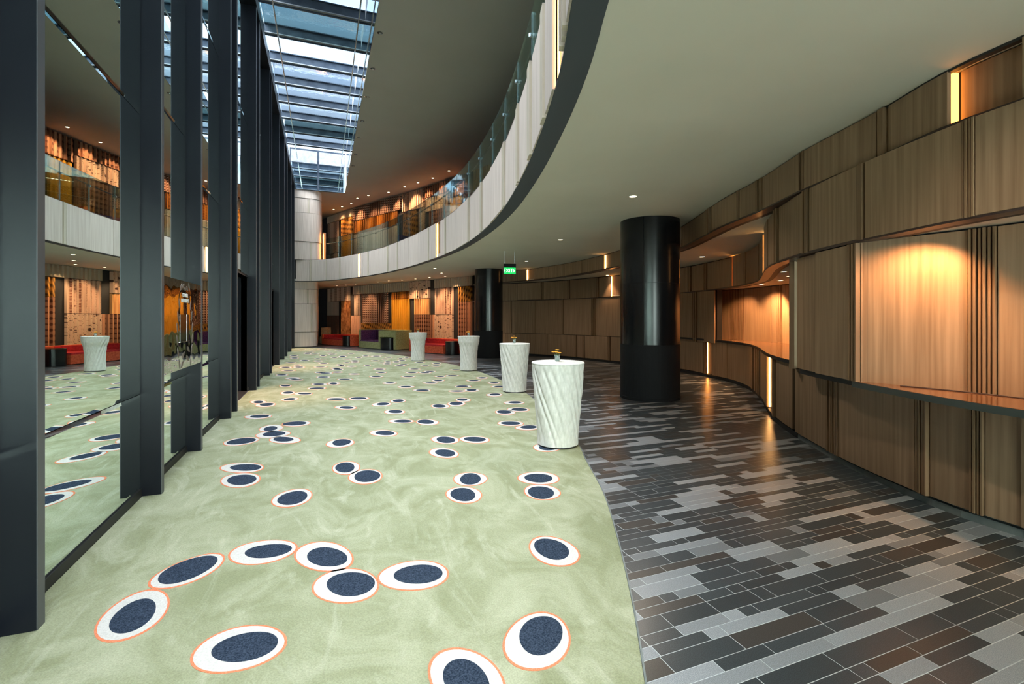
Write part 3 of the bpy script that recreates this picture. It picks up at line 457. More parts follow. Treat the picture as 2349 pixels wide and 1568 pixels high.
# ------------------------------------------------------------------ skylight
sky = mesh('skylight', [(SX1,SY0,ZU+.31),(SX1,SY1,ZU+.31),(SX1,SY1,ZS+.2),(SX1,SY0,ZS+.2), (SX1+.12,SY0,ZU+.31),(SX1+.12,SY1,ZU+.31),(SX1+.12,SY1,ZS+.2),(SX1+.12,SY0,ZS+.2)], [(0,1,2,3),(4,7,6,5),(0,4,5,1),(2,6,7,3)], M['beam_light']); tag(sky, kind='structure')
beams = [15.2+1.715*k for k in range(-12, 8)]
for k, yb in enumerate(beams):
    m_ = MB(); m_.box((SX0-.1, yb-.055, ZS-.30), (SX1, yb+.055, ZS)); m_.box((SX0-.1, yb-.10, ZS-.03), (SX1, yb+.10, ZS))
    m_.box((SX0-.1, yb-.10, ZS-.32), (SX1, yb+.10, ZS-.29), 1); m_.box((SX0-.1, yb-.015, ZS-.36), (SX1, yb+.015, ZS-.32), 0)
    m_.build('roof_beam', [M['beam'], M['beam_light']], sky)
    if k+1 < len(beams):
        g = M['skyglass_green'] if k in (12, 17) else M['skyglass']
        m_ = MB(); m_.add([(SX0-.1,yb+.1,ZS-.01),(SX1,yb+.1,ZS-.01),(SX1,beams[k+1]-.1,ZS-.01),(SX0-.1,beams[k+1]-.1,ZS-.01)], [(0,1,2,3)]); m_.build('roof_pane', g, sky)
# reveals: mirror-bright panels on the right side and the far end, in bays
for k in range(len(beams)-1):
    m_ = MB(); m_.box((SX1-.012, beams[k]+.006, ZU+.01), (SX1, beams[k+1]-.006, ZS-.36)); m_.build('reveal_panel', M['reveal'], sky)
    m_ = MB(); m_.box((XM-.06, beams[k]+.006, ZU+.35), (XM-.05, beams[k+1]-.006, ZS-.36)); m_.build('reveal_panel', M['reveal'], sky)
for x0 in (XM-.05, -.18):
    m_ = MB(); m_.box((x0+.004, SY1-.03, ZU+.01), (x0+1.37, SY1-.015, 10.35)); m_.build('reveal_panel', M['reveal'], sky)
    m_ = MB(); m_.box((x0+.004, SY1-.05, 10.37), (x0+1.37, SY1-.015, ZS+.1)); m_.build('end_panel', M['beam_light'], sky)
m_ = MB(); m_.box((XM-.1, SY1-.015, ZU), (SX1+.1, SY1+.1, ZS+.2)); m_.build('end_frame', M['beam'], sky)
m_ = MB(); m_.tube([(1.0, SY0, ZS-.42), (1.0, SY1-.1, ZS-.42)], .022); m_.build('cable_rail', M['steel'], sky)
m_ = MB(); m_.tube([(-1.3, SY0, ZS-.42), (-1.3, SY1-.1, ZS-.42)], .022); m_.build('cable_rail', M['steel'], sky)
# a slatted catwalk over one bay stands in for a dark gridded view
gw = empty('roof_lattice', (-.2, 14.4, ZS+.35)); tag(gw, 'dark slatted catwalk standing in for a dark gridded view through the skylight', 'lattice')
m_ = MB(); m_.box((-1.35, -.7, 0), (1.35, -.62, .1)); m_.box((-1.35, .62, 0), (1.35, .7, .1)); m_.box((-1.35, -.04, 0), (1.35, .04, .08)); m_.build('frame', M['beam'], gw)
for i in range(22):
    m_ = MB(); m_.box((-1.32+i*.122, -.6, .02), (-1.32+i*.122+.085, -.1, .05)); m_.build('slat', M['beam_light'], gw)
m_ = MB(); m_.box((-1.32, .1, .02), (1.32, .6, .05)); m_.build('plate', M['fin'], gw)

# ------------------------------------------------------------------ mirror wall with metal fins and doors
wl = MB()
DOORS = [(9.98, 12.60, 2.62), (16.33, 19.02, 2.62), (26.27, 28.9, 2.62)]
def inner(y0, y1, z0, z1): wl.box((-1.75, y0, z0), (-1.625, y1, z1))
ys = -6.0
for a, b, h in DOORS: inner(ys, a, 0, ZU+.4); inner(a, b, h, ZU+.4); ys = b
inner(ys, 30.2, 0, ZU+.4); inner(-9, -6.0, 0, ZU+.4)
wall_left = wl.build('wall_left', M['gapblack']); tag(wall_left, kind='structure')
FIN = [-5.1, -3.0, -.9, 1.2, 3.366, 5.526, 7.144, 9.25, 9.905, 12.62, 13.25, 15.70, 16.25, 19.05, 21.45, 23.2, 26.19, 28.93]
for f in FIN:
    m_ = MB(); m_.box((-1.63, f, .007), (XF-.004, f+.075, ZU+.35)); m_.box((XF-.004, f-.001, .007), (XF, f+.076, ZU+.35), 1); m_.build('fin', [M['fin'], M['finedge_lit']], wall_left)
m_ = MB(); m_.box((-1.62, -6, ZU+.08), (XF+.01, 29.4, ZU+.37)); m_.build('header_rail', M['fin'], wall_left)
def mirror_panel(y0, y1, z0, z1):
    b = .028; V = [(XM-.018,y0,z0),(XM-.018,y1,z0),(XM-.018,y1,z1),(XM-.018,y0,z1),(XM-.004,y0,z0),(XM-.004,y1,z0),(XM-.004,y1,z1),(XM-.004,y0,z1),(XM,y0+b,z0+b),(XM,y1-b,z0+b),(XM,y1-b,z1-b),(XM,y0+b,z1-b)]
    F = [(8,9,10,11),(4,5,9,8),(5,6,10,9),(6,7,11,10),(7,4,8,11),(0,1,5,4),(1,2,6,5),(2,3,7,6),(3,0,4,7)]
    mesh('mirror_panel', V, F, M['mirror'], wall_left)
joints = {3: (.976, 3.60, 6.2), 4: (.976, 3.61, 6.4), 5: (.976, 3.96, 6.9), 6: (1.03, 3.58, 6.0), 7: (1.03, 3.6, 6.6)}
for i in range(len(FIN)-1):
    y0, y1 = FIN[i]+.079, FIN[i+1]-.004; zs = [.085]+list(joints.get(i, (.98+.05*(i % 2), 3.55+.3*(i % 3), 6.1+.3*(i % 4))))+[ZU+.34]
    door = [d for d in DOORS if abs(d[0]-y0) < .3]
    for a, b in zip(zs, zs[1:]):
        if door:
            if b <= door[0][2]+.1: continue
            a = max(a, door[0][2]+.05)
        mirror_panel(y0, y1, a+.003, b-.003)
for k, (a, b) in enumerate([(-6, 9.98), (12.6, 16.33), (19.02, 26.27), (28.9, 29.5)]):
    m_ = MB(); m_.box((-1.625, a, 0), (-1.592, b, .082)); o = m_.build('baseboard_left', M['gapblack']); tag(o, kind='structure')
for k, (a, b, h) in enumerate(DOORS):
    m_ = MB(); m_.box((-2.75, a-.05, 0), (-2.7, b+.05, h)); m_.box((-2.75, a-.1, 0), (-1.63, a, h)); m_.box((-2.75, b, 0), (-1.63, b+.1, h)); m_.box((-2.75, a-.1, h), (-1.6, b+.1, h+.04))
    d_ = m_.build('door_%d' % (k+1), M['fin']); tag(d_, kind='structure')
    for s in (0, 1):
        c0 = a+.08+s*(b-a-.16)/2; m_ = MB(); m_.box((-2.70, c0+.004, .01), (-2.65, c0+(b-a-.16)/2-.004, h-.1)); l_ = m_.build('door_leaf', M['fin'], d_)
        hy = c0+((b-a-.16)/2-.1 if s == 0 else .1); m_ = MB(); m_.tube([(-2.60, hy, .8), (-2.60, hy, 1.5)], .014); m_.tube([(-2.65, hy, .85), (-2.60, hy, .85)], .01); m_.tube([(-2.65, hy, 1.45), (-2.60, hy, 1.45)], .01); m_.build('handle', M['steel'], l_)
    m_ = MB(); m_.box((-2.7, a, -.003), (-1.6, b, .004)); m_.build('threshold', M['tile_brown'], d_)
    lamp('door_recess_light', 'SPOT', (-1.75, (a+b)/2+.3, h-.03), 120, (1, .60, .33), (0, math.radians(-14), 0), spot_size=math.radians(85), spot_blend=.8, shadow_soft_size=.05)
# ------------------------------------------------------------------ curved timber walls
def tier(parent, curve, z0, z1, lay, mp, mr, off=.0, start=None, ledm='led'):
    """lay: image columns alternating with what stands between them: P panel, R<n> ribs, G recessed panel with a light strip at its far end"""
    S = []
    for i in range(0, len(lay), 2):
        v = lay[i]; S.append(v if isinstance(v, float) and v < 100 else curve.sight(v))
    for i in range(len(S)-1):
        a, b, k = S[i], S[i+1], lay[2*i+1]
        if a is None or b is None: print('tier: no hit', lay[2*i], lay[2*i+2]); continue
        if b < a: a, b = b, a
        jit = ((i*7) % 5-2)*.006; w = b-a
        if k == 'K': continue
        if k[0] == 'P': curve.strip(a+.003, b-.003, z0+.004, z1-.004, off+.03+jit, .035, .3, bev=.003).build('panel', mp, parent)
        elif k[0] == 'D': curve.strip(a+.003, b-.003, z0+.004, z1-.004, off-.03, .02, .3).build('panel', mp, parent)
        elif k[0] == 'R':
            n = int(k[1:]); curve.strip(a, b, z0+.004, z1-.004, off+.004, .02, .3).build('rib_backing', mr, parent)
            for q in range(n):
                c0 = a+w*(q+.22)/n; curve.strip(c0, a+w*(q+.78)/n, z0+.002, z1-.002, off+.052-.008*(q % 2), .05, .3).build('rib', mr, parent)
        elif k == 'G3':
            curve.strip(a+.003, b-.006, z0+.004, z1-.004, off-.10, .01, .3).build('panel', mp, parent)
            curve.strip(b+.004, b+.03, z0+.01, z1-.01, off-.04, .05, .3).build('light_strip', M['ledhidden'], parent)
        elif k[0] == 'G':
            curve.strip(a+.003, b-.012, z0+.004, z1-.004, off-.035, .02, .3).build('panel', mp, parent)
            sw = (.016 if len(k) == 1 else .004)*max(1, (curve.at(a)).length/9); (curve.strip(b-sw-.001, b-.001, z0+.01, z1-.01, off-.012, .02, .3) if len(k) == 1 else curve.strip(b+.002, b+.02, z0+.01, z1-.01, off-.012, .035, .3)).build('light_strip', M[ledm if len(k) == 1 else 'ledsoft'], parent)
T1 = [0.0,'P',2.0,'R3',2.2,'P',4.3,'P',2349,'G3',2178,'P',2042,'R1',2020,'P',1852,'R3',1840,'P',1755,'R4',1737,'P',1700,'R1',1694,'P',1635,'R2',1622,'P',1566,'P',1490,'P',1422,'P',1402,'G',1387,'P',1336,'P',1295.5,'P',1248,'P',1226,'G',1208.5,'P',1187,'P',1150]
T2a = [0.0,'P',1.8,'P',3.8,'P',2247,'R4',2215,'P',1992,'R1',1972,'P',1862,'R3',1848,'P',1791,'R2',1779,'P',1765]
T2b = [1765,'P',1757,'G',1752.5,'P',1744,'P',1728,'P',1712,'P',1683.5,'G2',1681,'P',1624,'R2',1614,'P',1588,'R1',1581,'P',1500,'P',1422,'G2',1402,'P',1375,'R1',1369,'P',1309,'R1',1303,'P',1248,'R2',1241,'P',1188,'P',1150]
T3a = [1976,'R3',1952,'P',1876,'D',1822]
T4a = [0.0,'P',1.6,'P',3.4,'P',2349,'P',2264,'R4',2230,'P',2137,'R4',2108,'P',1932,'R5',1904,'P',1830]
T4b = [1821,'P',1783,'R1',1777,'G',1762,'P',1747,'R1',1743,'R3',1726,'P',1671,'P',1636,'G2',1621,'R2',1614,'P',1558,'P',1480,'P',1402,'R1',1396,'P',1343,'R1',1338,'P',1325,'R1',1320,'P',1258,'P',1200,'P',1150]
wr_ = MB()
A1.strip(0, A1.L, Z1-.01, ZC+.02, -.13, .1, .3, wr_); A2.strip(0, A2.L, Z2-.01, Z1+.02, -.06, .15, .3, wr_)
sN = A2.sight(1977); sF = A2.sight(1822); sFar = A2.sight(1590)
A2.strip(sN, sF, .98, Z2+.02, -.06, .15, .3, wr_); A2.strip(A2.sight(1640), A2.L, .98, Z2+.02, -.06, .15, .3, wr_); A4.strip(0, A4.L, .06, 1.04, -.06, .1, .3, wr_)
N1.strip(0, N1.L, 1.0, Z2+.05, -.03, .15, .3, wr_); N2.strip(0, N2.L, 1.0, Z2+.05, -.03, .15, .3, wr_)
wall_right = wr_.build('wall_right', M['gapblack']); tag(wall_right, kind='structure')
tier(wall_right, A1, Z1, ZC-.012, T1, M['wood'], M['woodrib'])
tier(wall_right, A2, Z2, Z1-.02, T2a+T2b[1:], M['wood'], M['woodrib'])
tier(wall_right, A2, 1.045, Z2-.02, T3a, M['wood'], M['woodrib'])
T3far = [1640,'P',1601,'R2',1591,'P',1558,'P',1480,'P',1422,'P',1368,'R4',1358,'P',1295,'R1',1290,'P',1230.6,'R1',1227,'P',1175,'R1',1171,'P',1150]
tier(wall_right, A2, .99, Z2-.02, T3far, M['wood'], M['woodrib'])
sx = A4.sight(1480)
tier(wall_right, A4, .085, .985, T4a, M['wood'], M['woodrib'])
kk = T4b.index(1480); tier(wall_right, A4, .085, 1.03, T4b[:kk+1], M['wood'], M['woodrib']); tier(wall_right, A4, .085, .98, T4b[kk:], M['wood'], M['woodrib'])
# niche backs
n1s = N1.L; tier(wall_right, N1, 1.0, Z2, [0.0,'P',2.2,'P',2292,'R6',2223,'P',1972], M['wood'], M['woodrib'])
tier(wall_right, N2, 1.0, Z2, [3.9,'P',1796,'R2',1784,'P',1773,'R1',1769,'P',1709,'R2',1697,'R3',1677,'P',1640], M['wood'], M['woodrib'])
# dark vertical gap with its bronze block between the two runs of low panels
m_ = MB(); A4.strip(A4.sight(1830), A4.sight(1822), 1.0, 1.12, .055, .1, .3, m_); m_.build('corner_block', M['lip'], wall_right)
# bronze undersides and white ceilings of the stepped bands
def slab(name, poly, z0, z1, mat, parent=None):
    m = MB(); m.prism(poly, z0, z1); o = m.build(name, mat, parent)
    if not parent: tag(o, kind='structure')
    return o
# ceiling over the recess between top band and second band
pa = [tuple(A1.at(d, -.02)) for d in A1.S if A1.at(d).y > 4.6]; pb = [(13, 22.6), (13, 4.6)]
slab('ceiling_recess', pa+pb, Z1+.012, Z1+.05, M['plaster'])
pa = [tuple(A2.at(d, -.03)) for d in A2.S if 5.0 < A2.at(d).y < 22]; slab('ceiling_niche', [(6.0, 4.9)]+pa+[(13, 22), (13, 3.9)], Z2+.014, Z2+.05, M['plaster'])
pa = [tuple(A2.at(d, -.03)) for d in A2.S if A2.at(d).y < 3.3]; slab('ceiling_niche', pa+[(7, 3.4), (7, -3.5)], Z2+.014, Z2+.05, M['plaster'])
for cv, z, a, b in ((A1, Z1, 0, A1.L), (A2, Z2, 0, A2.L)):
    m_ = MB(); cv.strip(a, b, z-.014, z+.016, .035, .17 if cv is A1 else .15, .25, m_); o = m_.build('trim_3' if cv is A1 else 'trim_4', M['lip']); tag(o, kind='structure')
m_ = MB(); A1.strip(0, A1.L, ZC-.022, ZC+.002, .012, .06, .25, m_); o = m_.build('trim_5', M['gapblack']); tag(o, kind='structure')
m_ = MB(); A4.strip(0, A4.sight(1830), 0, .062, .0, .05, .25, m_); o = m_.build('baseboard_right', M['skirt']); tag(o, kind='structure')
m_ = MB(); A4.strip(A4.sight(1830), A4.L, 0, .075, .01, .05, .25, m_); o = m_.build('baseboard_right', M['gapblack']); tag(o, kind='structure')
# counters in the two niches
s1 = A2.sight(1962); pa = [tuple(A2.at(d, .03)) for d in A2.S if d < s1]+[tuple(A2.at(s1, .03))]; pb = [tuple(N1.at(d, .0)) for d in N1.S if N1.at(d).y < 3.25][::-1]
ct = slab('counter_top', pa+pb, 1.0, 1.045, M['counter'], None); ct['kind'] = 'thing'; del ct['kind']
tag(ct, 'long glossy brown counter shelf in the nearest lit niche, at the right edge', 'counter')
m_ = MB(); A2.strip(0, s1, .985, 1.042, .036, .02, .2, m_); m_.build('edge_trim', M['counter_edge'], ct)
m_ = MB(); m_.tube([tuple(N1.at(d, .12))+(1.05,) for d in [N1.L*k/30 for k in range(2, 29)]], .006, 6); m_.build('cable_slot', M['lip'], ct)
sa, sb = A4.sight(1824), A4.sight(1560)
pa = [tuple(A4.at(sa+(sb-sa)*i/80, .06)) for i in range(81)]; pb = [tuple(N2.at(N2.L*i/40, 0)) for i in range(41)][::-1]
ct2 = slab('counter_top', pa+pb, 1.045, 1.09, M['counter'], None); del ct2['kind']
tag(ct2, 'sinuous glossy brown counter curving out of the far niche beyond the black column', 'counter')
m_ = MB(); A4.strip(sa, sb, 1.035, 1.088, .066, .02, .15, m_); m_.build('edge_trim', M['gapblack'], ct2)
# unseen return wall of the far niche, put in as backing to block light
slab('wall_return_backing', [(6.0, 4.78), (6.9, 5.1), (9.2, 6.6), (9.2, 6.5), (6.9, 5.0), (6.0, 4.7)], 1.0, Z2, M['wood'])

# ------------------------------------------------------------------ balcony front
mb = MB(); C_par.strip(0, C_par.L, ZC-.005, ZP-.01, -.035, .13, .3, mb); bal = mb.build('balcony_wall', M['gapblack']); tag(bal, kind='structure')
PL = [0.5,'P',2.0,'R2',2.15,'P',3.6,'P',5.0,'R2',5.15,'P',1322,'P',1308,'R3',1296,'G',1276,'P',1258,'R1',1247,'P',1226,'R1',1215,'P',1195,'R2',1188,'P',1162,'R2',1155,'P',1128.5,'P',1109,'R1',1104,'P',1079,'R1',1075,'P',1052,'P',1025,'R1',1021.6,'P',1011,'G',1002,'P',987,'R1',983,'P',961.3,'P',938,'P',915,'R1',911.5,'P',892,'R1',889.5,'P',870.8,'P',847,'R1',844,'P',834,'P',829,'G',823,'P',809,'P',782.5,'R1',779,'P',751.5,'R1',748.5,'P',715,'R1',710,'P',679]
tier(bal, C_par, ZC, ZP, PL, M['pale'], M['daylitrib'])
m_ = MB(); C_par.strip(0, C_par.L, ZP-.012, ZP+.012, .02, .2, .25, m_); o = m_.build('trim_6', M['lip']); tag(o, kind='structure')
s_end, s_ref = C_par.sight(743), C_par.sight(1237)
gb = empty('glass_balustrade', (C_par.at(s_ref).x, C_par.at(s_ref).y, ZP)); gb.location = (0, 0, 0)
tag(gb, 'clear glass balustrade with slim steel handrail along the curved balcony edge', 'balustrade')
seams = []; s_ = s_ref
while s_ > 3: s_ -= 1.37
while s_ < s_end: seams.append(s_); s_ += 1.37
seams.append(s_end)
for a, b in zip(seams, seams[1:]):
    C_par.strip(a+.006, b-.006, ZP+.012, 6.1, -.11, .014, .2).build('glass_pane', M['glass'], gb)
m_ = MB(); n = 160; m_.tube([tuple(C_par.at(seams[0]+(s_end-seams[0])*i/n, -.19))+(5.83,) for i in range(n+1)], .019, 8); m_.build('handrail', M['steel'], gb, True)
for a in seams[:-1]:
    p, q = C_par.at(a, -.19), C_par.at(a, -.09); m_ = MB(); m_.tube([(p.x, p.y, 5.815), (p.x, p.y, 5.78), (q.x, q.y, 5.76)], .008, 6); m_.tube([(q.x, q.y, 5.76), (q.x, q.y, 5.7602+.0001)], .022, 8)
    m_.lathe([(.024, 5.735), (.024, 5.785)], (q.x, q.y), 8); m_.build('clamp', M['steel'], gb)
    p = C_par.at(a, -.117); m_ = MB(); m_.box((p.x-.006, p.y-.006, ZP+.01), (p.x+.006, p.y+.006, 6.1)); m_.build('seam_strip', M['steel'], gb)

# ------------------------------------------------------------------ pale rounded end wall
E1 = Curve([(-.30,38.6),(-.30,31.2),(-.31,30.15),(-.38,29.92),(-.6,29.8),(-1.0,29.76),(-1.6,29.76)], step=.06)
E2 = Curve([(-.08,38.4),(-.08,31.0),(-.10,30.0),(-.2,29.68),(-.45,29.5),(-1.0,29.44),(-1.6,29.44)], step=.06)
mb = MB(); E1.strip(0, E1.L, 0, ZC+.05, -.06, .1, .1, mb); E2.strip(0, E2.L, ZP, ZU+.02, -.06, .1, .1, mb); we = mb.build('wall_end', M['gapblack']); tag(we, kind='structure')
for cv, lv in ((E1, [(.05,.87,None),(.89,2.47,-.62),(2.49,3.30,-.85),(3.32,ZC-.005,None)]), (E2, [(ZP+.02,5.96,-.62),(5.98,7.58,None),(7.60,8.39,-.8),(8.41,ZU-.005,None)])):
    for i, (a, b, rx) in enumerate(lv):
        o_ = .03+.02*(i % 2)
        if rx is None: cv.strip(.1, cv.L, a, b, o_, .05, .1).build('panel', M['pale'], we)
        else:
            d = max(dd for dd in cv.S if cv.at(dd).x > rx); cv.strip(.1, d-.05, a, b, o_, .05, .1).build('panel', M['pale'], we); cv.strip(d+.05, cv.L, a, b, o_, .05, .1).build('panel', M['pale'], we)
            cv.strip(d-.045, d+.045, a, b, o_-.012, .04, .1).build('rib', M['daylitrib'], we)
m_ = MB(); m_.box((.03, 29.75, ZP+.02), (.05, 29.79, 6.5)); m_.build('light_strip', M['ledsoft'], we)
m_ = MB(); m_.box((.0, 29.8, ZP), (.18, 29.86, 6.6)); m_.build('panel', M['woodrib'], we)

# ------------------------------------------------------------------ patterned back wall, both storeys
mb = MB(); CB.strip(0, CB.L, 0, ZU+.02, -.02, .2, .6, mb); 
CU = Curve([(6.2,-5),(6.9,1),(7.9,7.5),(8.5,12.5),(8.35,16.5),(7.6,20.2),(6.83,22.6)])
CU.strip(0, CU.L, ZP-.1, ZU+.02, -.02, .2, .6, mb); wall_back = mb.build('wall_back', M['gapblack']); tag(wall_back, kind='structure')
def pleat(curve, a, b, z0, z1, kind, off=.05, pitch=.2, depth=.085):
    if b < a: a, b = b, a
    n = max(1, round((b-a)/pitch)); w = (b-a)/n; V = []; U = []; F = []
    for i in range(n):
        for d, o_ in ((a+i*w+.001, off+depth), (a+(i+.97)*w, off)):
            p = curve.at(d, o_)
            for z in (z0, z1): V.append((p.x, p.y, z)); U.append((d, z))
    p = curve.at(b, off)
    for z in (z0, z1): V.append((p.x, p.y, z)); U.append((b, z))
    for i in range(2*n): F.append((2*i, 2*i+2, 2*i+3, 2*i+1))
    m = len(V); q0, q1 = curve.at(a, 0.0001), curve.at(b, 0.0001)
    V += [(q0.x,q0.y,z0),(q0.x,q0.y,z1),(q1.x,q1.y,z0),(q1.x,q1.y,z1)]; U += [(a,z0),(a,z1),(b,z0),(b,z1)]
    F += [(m, 0, 1, m+1), (2*(2*n), m+2, m+3, 2*(2*n)+1), tuple([m]+[m+2]+[2*i for i in range(2*n, -1, -1)]), tuple([m+1]+[2*i+1 for i in range(2*n+1)]+[m+3])]
    return mesh('pleated_panel', V, F, PM[kind], wall_back, U)
LOW = [(726,751,.1,3.72,'darkribs'),(752.5,804,2.82,3.73,'bdots'),(751.5,777.5,1.85,2.80,'plainribs'),(751,777.5,.1,1.83,'brownribs'),(783,804,.1,2.80,'camo'),(811.5,940.5,3.22,3.735,'beige'),(813,828,1.85,3.2,'bdots'),(806,828,.1,1.83,'peach'),
 (831,890.5,1.37,3.2,'dash'),(829,897.5,.1,1.35,'diag'),(899,940.5,2.78,3.2,'cross'),(899,940.5,.60,2.76,'gold'),(905,940,.08,.58,'white'),(942,987.5,2.77,3.735,'speck'),(951,987.5,1.87,2.75,'apricot'),(951.5,997,.1,1.85,'diamond'),
 (998.5,1085,3.27,3.735,'beige'),(998.5,1041,1.87,3.25,'column'),(997.5,1041,.1,1.85,'speck'),(1052,1086,2.5,3.25,'diag'),(1052,1086,.1,2.48,'diamond')]
UPP = [(738,751,4.9,8.8,'darkribs'),(752,810,8.38,8.84,'beige'),(752.5,777.5,6.2,8.36,'bdots'),(783,810,7.25,8.36,'diag'),(783,810,4.9,7.2,'gold'),(752,777,4.9,6.15,'bdots'),(812,922,8.0,8.84,'dash'),(812,914,7.15,7.98,'cross'),(812,914,4.9,7.12,'white'),
 (925,975,7.8,8.84,'column'),(925,958,4.9,7.77,'diag'),(961,975,4.9,7.77,'bdots'),(977,1030,8.25,8.84,'diamond'),(977,1030,7.5,8.23,'speck'),(985,1030,4.9,7.47,'diamond'),(1033,1070,7.9,8.84,'diamond'),(1033,1060,4.9,7.87,'gold'),(1064,1088,4.9,7.87,'diamond')]
for r_ in LOW+UPP:
    sa, sb = CB.sight(r_[1]), CB.sight(r_[0])
    if sa is None: sa = .02
    if sb is None: sb = CB.L-.1
    top = r_[3] > 3.7 and r_[3] < 4 or r_[3] > 8.7
    pleat(CB, sa, sb, r_[2], r_[3], r_[4], .08 if top else .03)
d = .3; k = 0; seq = ['gold','diamond','beige','speck','column','diag','dash','white','diamond']
while d < CU.L-.8:
    w = (1.6, 2.2, 1.3, 2.6)[k % 4]; pleat(CU, d, min(d+w, CU.L-.1), 7.9, 8.84, seq[(k*2+1) % 9]); pleat(CU, d, min(d+w*.8, CU.L-.1), 4.9, 7.88, seq[(k*3) % 9], .03); d += w+.12; k += 1

# ------------------------------------------------------------------ black columns
def column(c, r, label, seam):
    t = empty('round_column', (c[0], c[1], 0)); tag(t, label, 'column')
    m_ = MB(); m_.lathe([(r+.006, 0), (r+.006, .06), (r, .062), (r, 1.14)], n=64); m_.build('column_base', M['matte'], t, False)
    for a0, a1 in ((0, .5), (.5, 1.0)):
        for z0, z1 in ((1.145, 2.40), (2.405, ZC-.003)):
            n = 40; V = []; F = []
            for i in range(n+1):
                a = seam+2*PI*(a0+(a1-a0)*(i*.994/n+.003))
                for rr, z in ((r, z0), (r, z1), (r, z0), (r, z1), (r-.02, z1), (r-.02, z0)): V.append((rr*math.cos(a), rr*math.sin(a), z))
            sm = []
            for i in range(n):
                p, q = i*6, (i+1)*6
                F += [(p, q, q+1, p+1), (p+3, q+3, q+4, p+4), (p+5, q+5, q+2, p+2)]; sm += [True, False, False]
            o = mesh('cladding_panel', V, F, M['gloss'], t)
            o.data.polygons.foreach_set('use_smooth', sm)
    m_ = MB(); m_.lathe([(r-.022, 0), (r-.022, ZC)], n=32); m_.build('core', M['gapblack'], t)
column((6.50, 8.47), .615, 'large black round column clad in glossy panels, nearer of the two', math.radians(-139))
column((6.62, 19.52), .60, 'black round column standing beyond the cocktail tables, farther of the two', math.radians(-120))

# ------------------------------------------------------------------ downlights
NUM = ['first', 'second', 'third', 'fourth', 'fifth', 'sixth', 'seventh', 'eighth', 'ninth', 'tenth', 'eleventh', 'twelfth', 'thirteenth']
def downlight(x, y, z, r, label, group, energy=0, aim=None, col=(1, .62, .34), lit=True, sz=75):
    t = empty('recessed_downlight', (x, y, z)); tag(t, label, 'downlight', group)
    m_ = MB(); n = 20; V = []; F = []
    for rr, zz in ((r, 0), (r, -.008), (r*.80, -.008), (r*.72, .0)): V += [(rr*math.cos(2*PI*k/n), rr*math.sin(2*PI*k/n), zz) for k in range(n)]
    for j in range(3): F += [(j*n+k, j*n+(k+1) % n, (j+1)*n+(k+1) % n, (j+1)*n+k) for k in range(n)]
    mesh('trim_ring', V, F, M['steel'] if not lit else M['plaster'], t)
    V = [(r*.76*math.cos(2*PI*k/n), r*.76*math.sin(2*PI*k/n), -.003) for k in range(n)]
    mesh('lamp_lens', V, [tuple(range(n))[::-1]], M['lampglow'] if lit else M['gapblack'], t)
    if not lit:
        m_ = MB(); m_.lathe([(r*.4, -.03), (r*.45, -.004)], (r*.1, 0), 12); m_.build('gimbal', M['steel'], t)
    if energy:
        rot = (0, 0, 0)
        if aim:
            v = Vector(aim); rot = v.to_track_quat('-Z', 'Y').to_euler()
        lamp('downlight_beam', 'SPOT', (x, y, z-.03), energy, col, rot, spot_size=math.radians(sz), spot_blend=.7, shadow_soft_size=.04)
for i, (x, y) in enumerate([(1.345,12.49),(1.345,14.36),(1.345,16.26),(1.345,18.32),(1.345,20.1),(1.345,22.2),(1.345,23.9)]):
    downlight(x, y, ZU, .085, 'unlit gimbal downlight beside the skylight edge, %s from the camera' % NUM[i], 'unlit downlights beside the skylight', lit=False)
wn_ = Vector((.9, .42))
up = [(5.75,23.0),(5.27,24.5),(4.72,25.64),(4.19,26.7),(3.51,28.19),(2.5,29.37),(1.95,30.29),(1.68,31.89),(1.17,32.97),(.68,34.05)]
for i, (x, y) in enumerate(up):
    downlight(x, y, ZU, .075, 'lit warm downlight in the high ceiling above the upstairs wall, %s from the right' % NUM[i], 'lit downlights in the high ceiling', 170, (.85, .4, -1.3))
low = [(5.1,21.8),(5.65,23.38),(5.06,24.29),(4.57,25.54),(4.03,26.6),(3.44,27.5),(2.96,28.56),(1.87,30.78),(1.36,32.1),(.86,33.1)]
for i, (x, y) in enumerate(low):
    downlight(x, y, ZC, .075, 'lit warm downlight in the lower soffit above the sofas, %s from the right' % NUM[i], 'lit downlights above the sofas', 130, (.62, .3, -1.25))
for x, y, l in ((4.885,6.82,'lit warm downlight in the soffit left of the nearer black column'),(5.83,11.32,'lit downlight in the soffit between the two black columns, nearer one'),(6.89,16.05,'lit downlight in the soffit just right of the exit sign'),(4.35,19.79,'lit downlight in the soffit above the carpet edge, left of the farther black column')):
    downlight(x, y, ZC, .08, l, 'lit downlights in the main soffit', 50, col=(1, .84, .68), sz=150)
downlight(9.2, 9.84, Z1+.012, .09, 'lit downlight in the ledge ceiling right of the nearer black column', 'lit downlights in ledge ceilings', 30)
downlight(9.9, 15.4, Z1+.012, .08, 'lit downlight in the ledge ceiling left of the nearer black column', 'lit downlights in ledge ceilings', 30)
downlight(4.93, 2.58, Z2+.014, .062, 'lit warm downlight over the nearest counter niche at the right', 'lit downlights in the counter niches', 78, (.27, .36, -1), (1, .47, .19), sz=125)
downlight(4.93, 1.25, Z2+.014, .062, 'lit warm downlight over the near niche, beyond the right picture edge', 'lit downlights in the counter niches', 50, (.3, .1, -1), (1, .47, .19), sz=115)
for i, (x, y, e) in enumerate([(10.0,9.6,60),(9.75,8.5,130),(9.1,7.45,130),(8.32,6.62,50),(7.4,6.0,50)]):
    downlight(x, y, Z2+.014, .07, 'lit warm downlight in the far counter niche ceiling, %s from the left' % NUM[i], 'lit downlights in the counter niches', e, (.45, .2, -1), (1, .50, .21), sz=105)

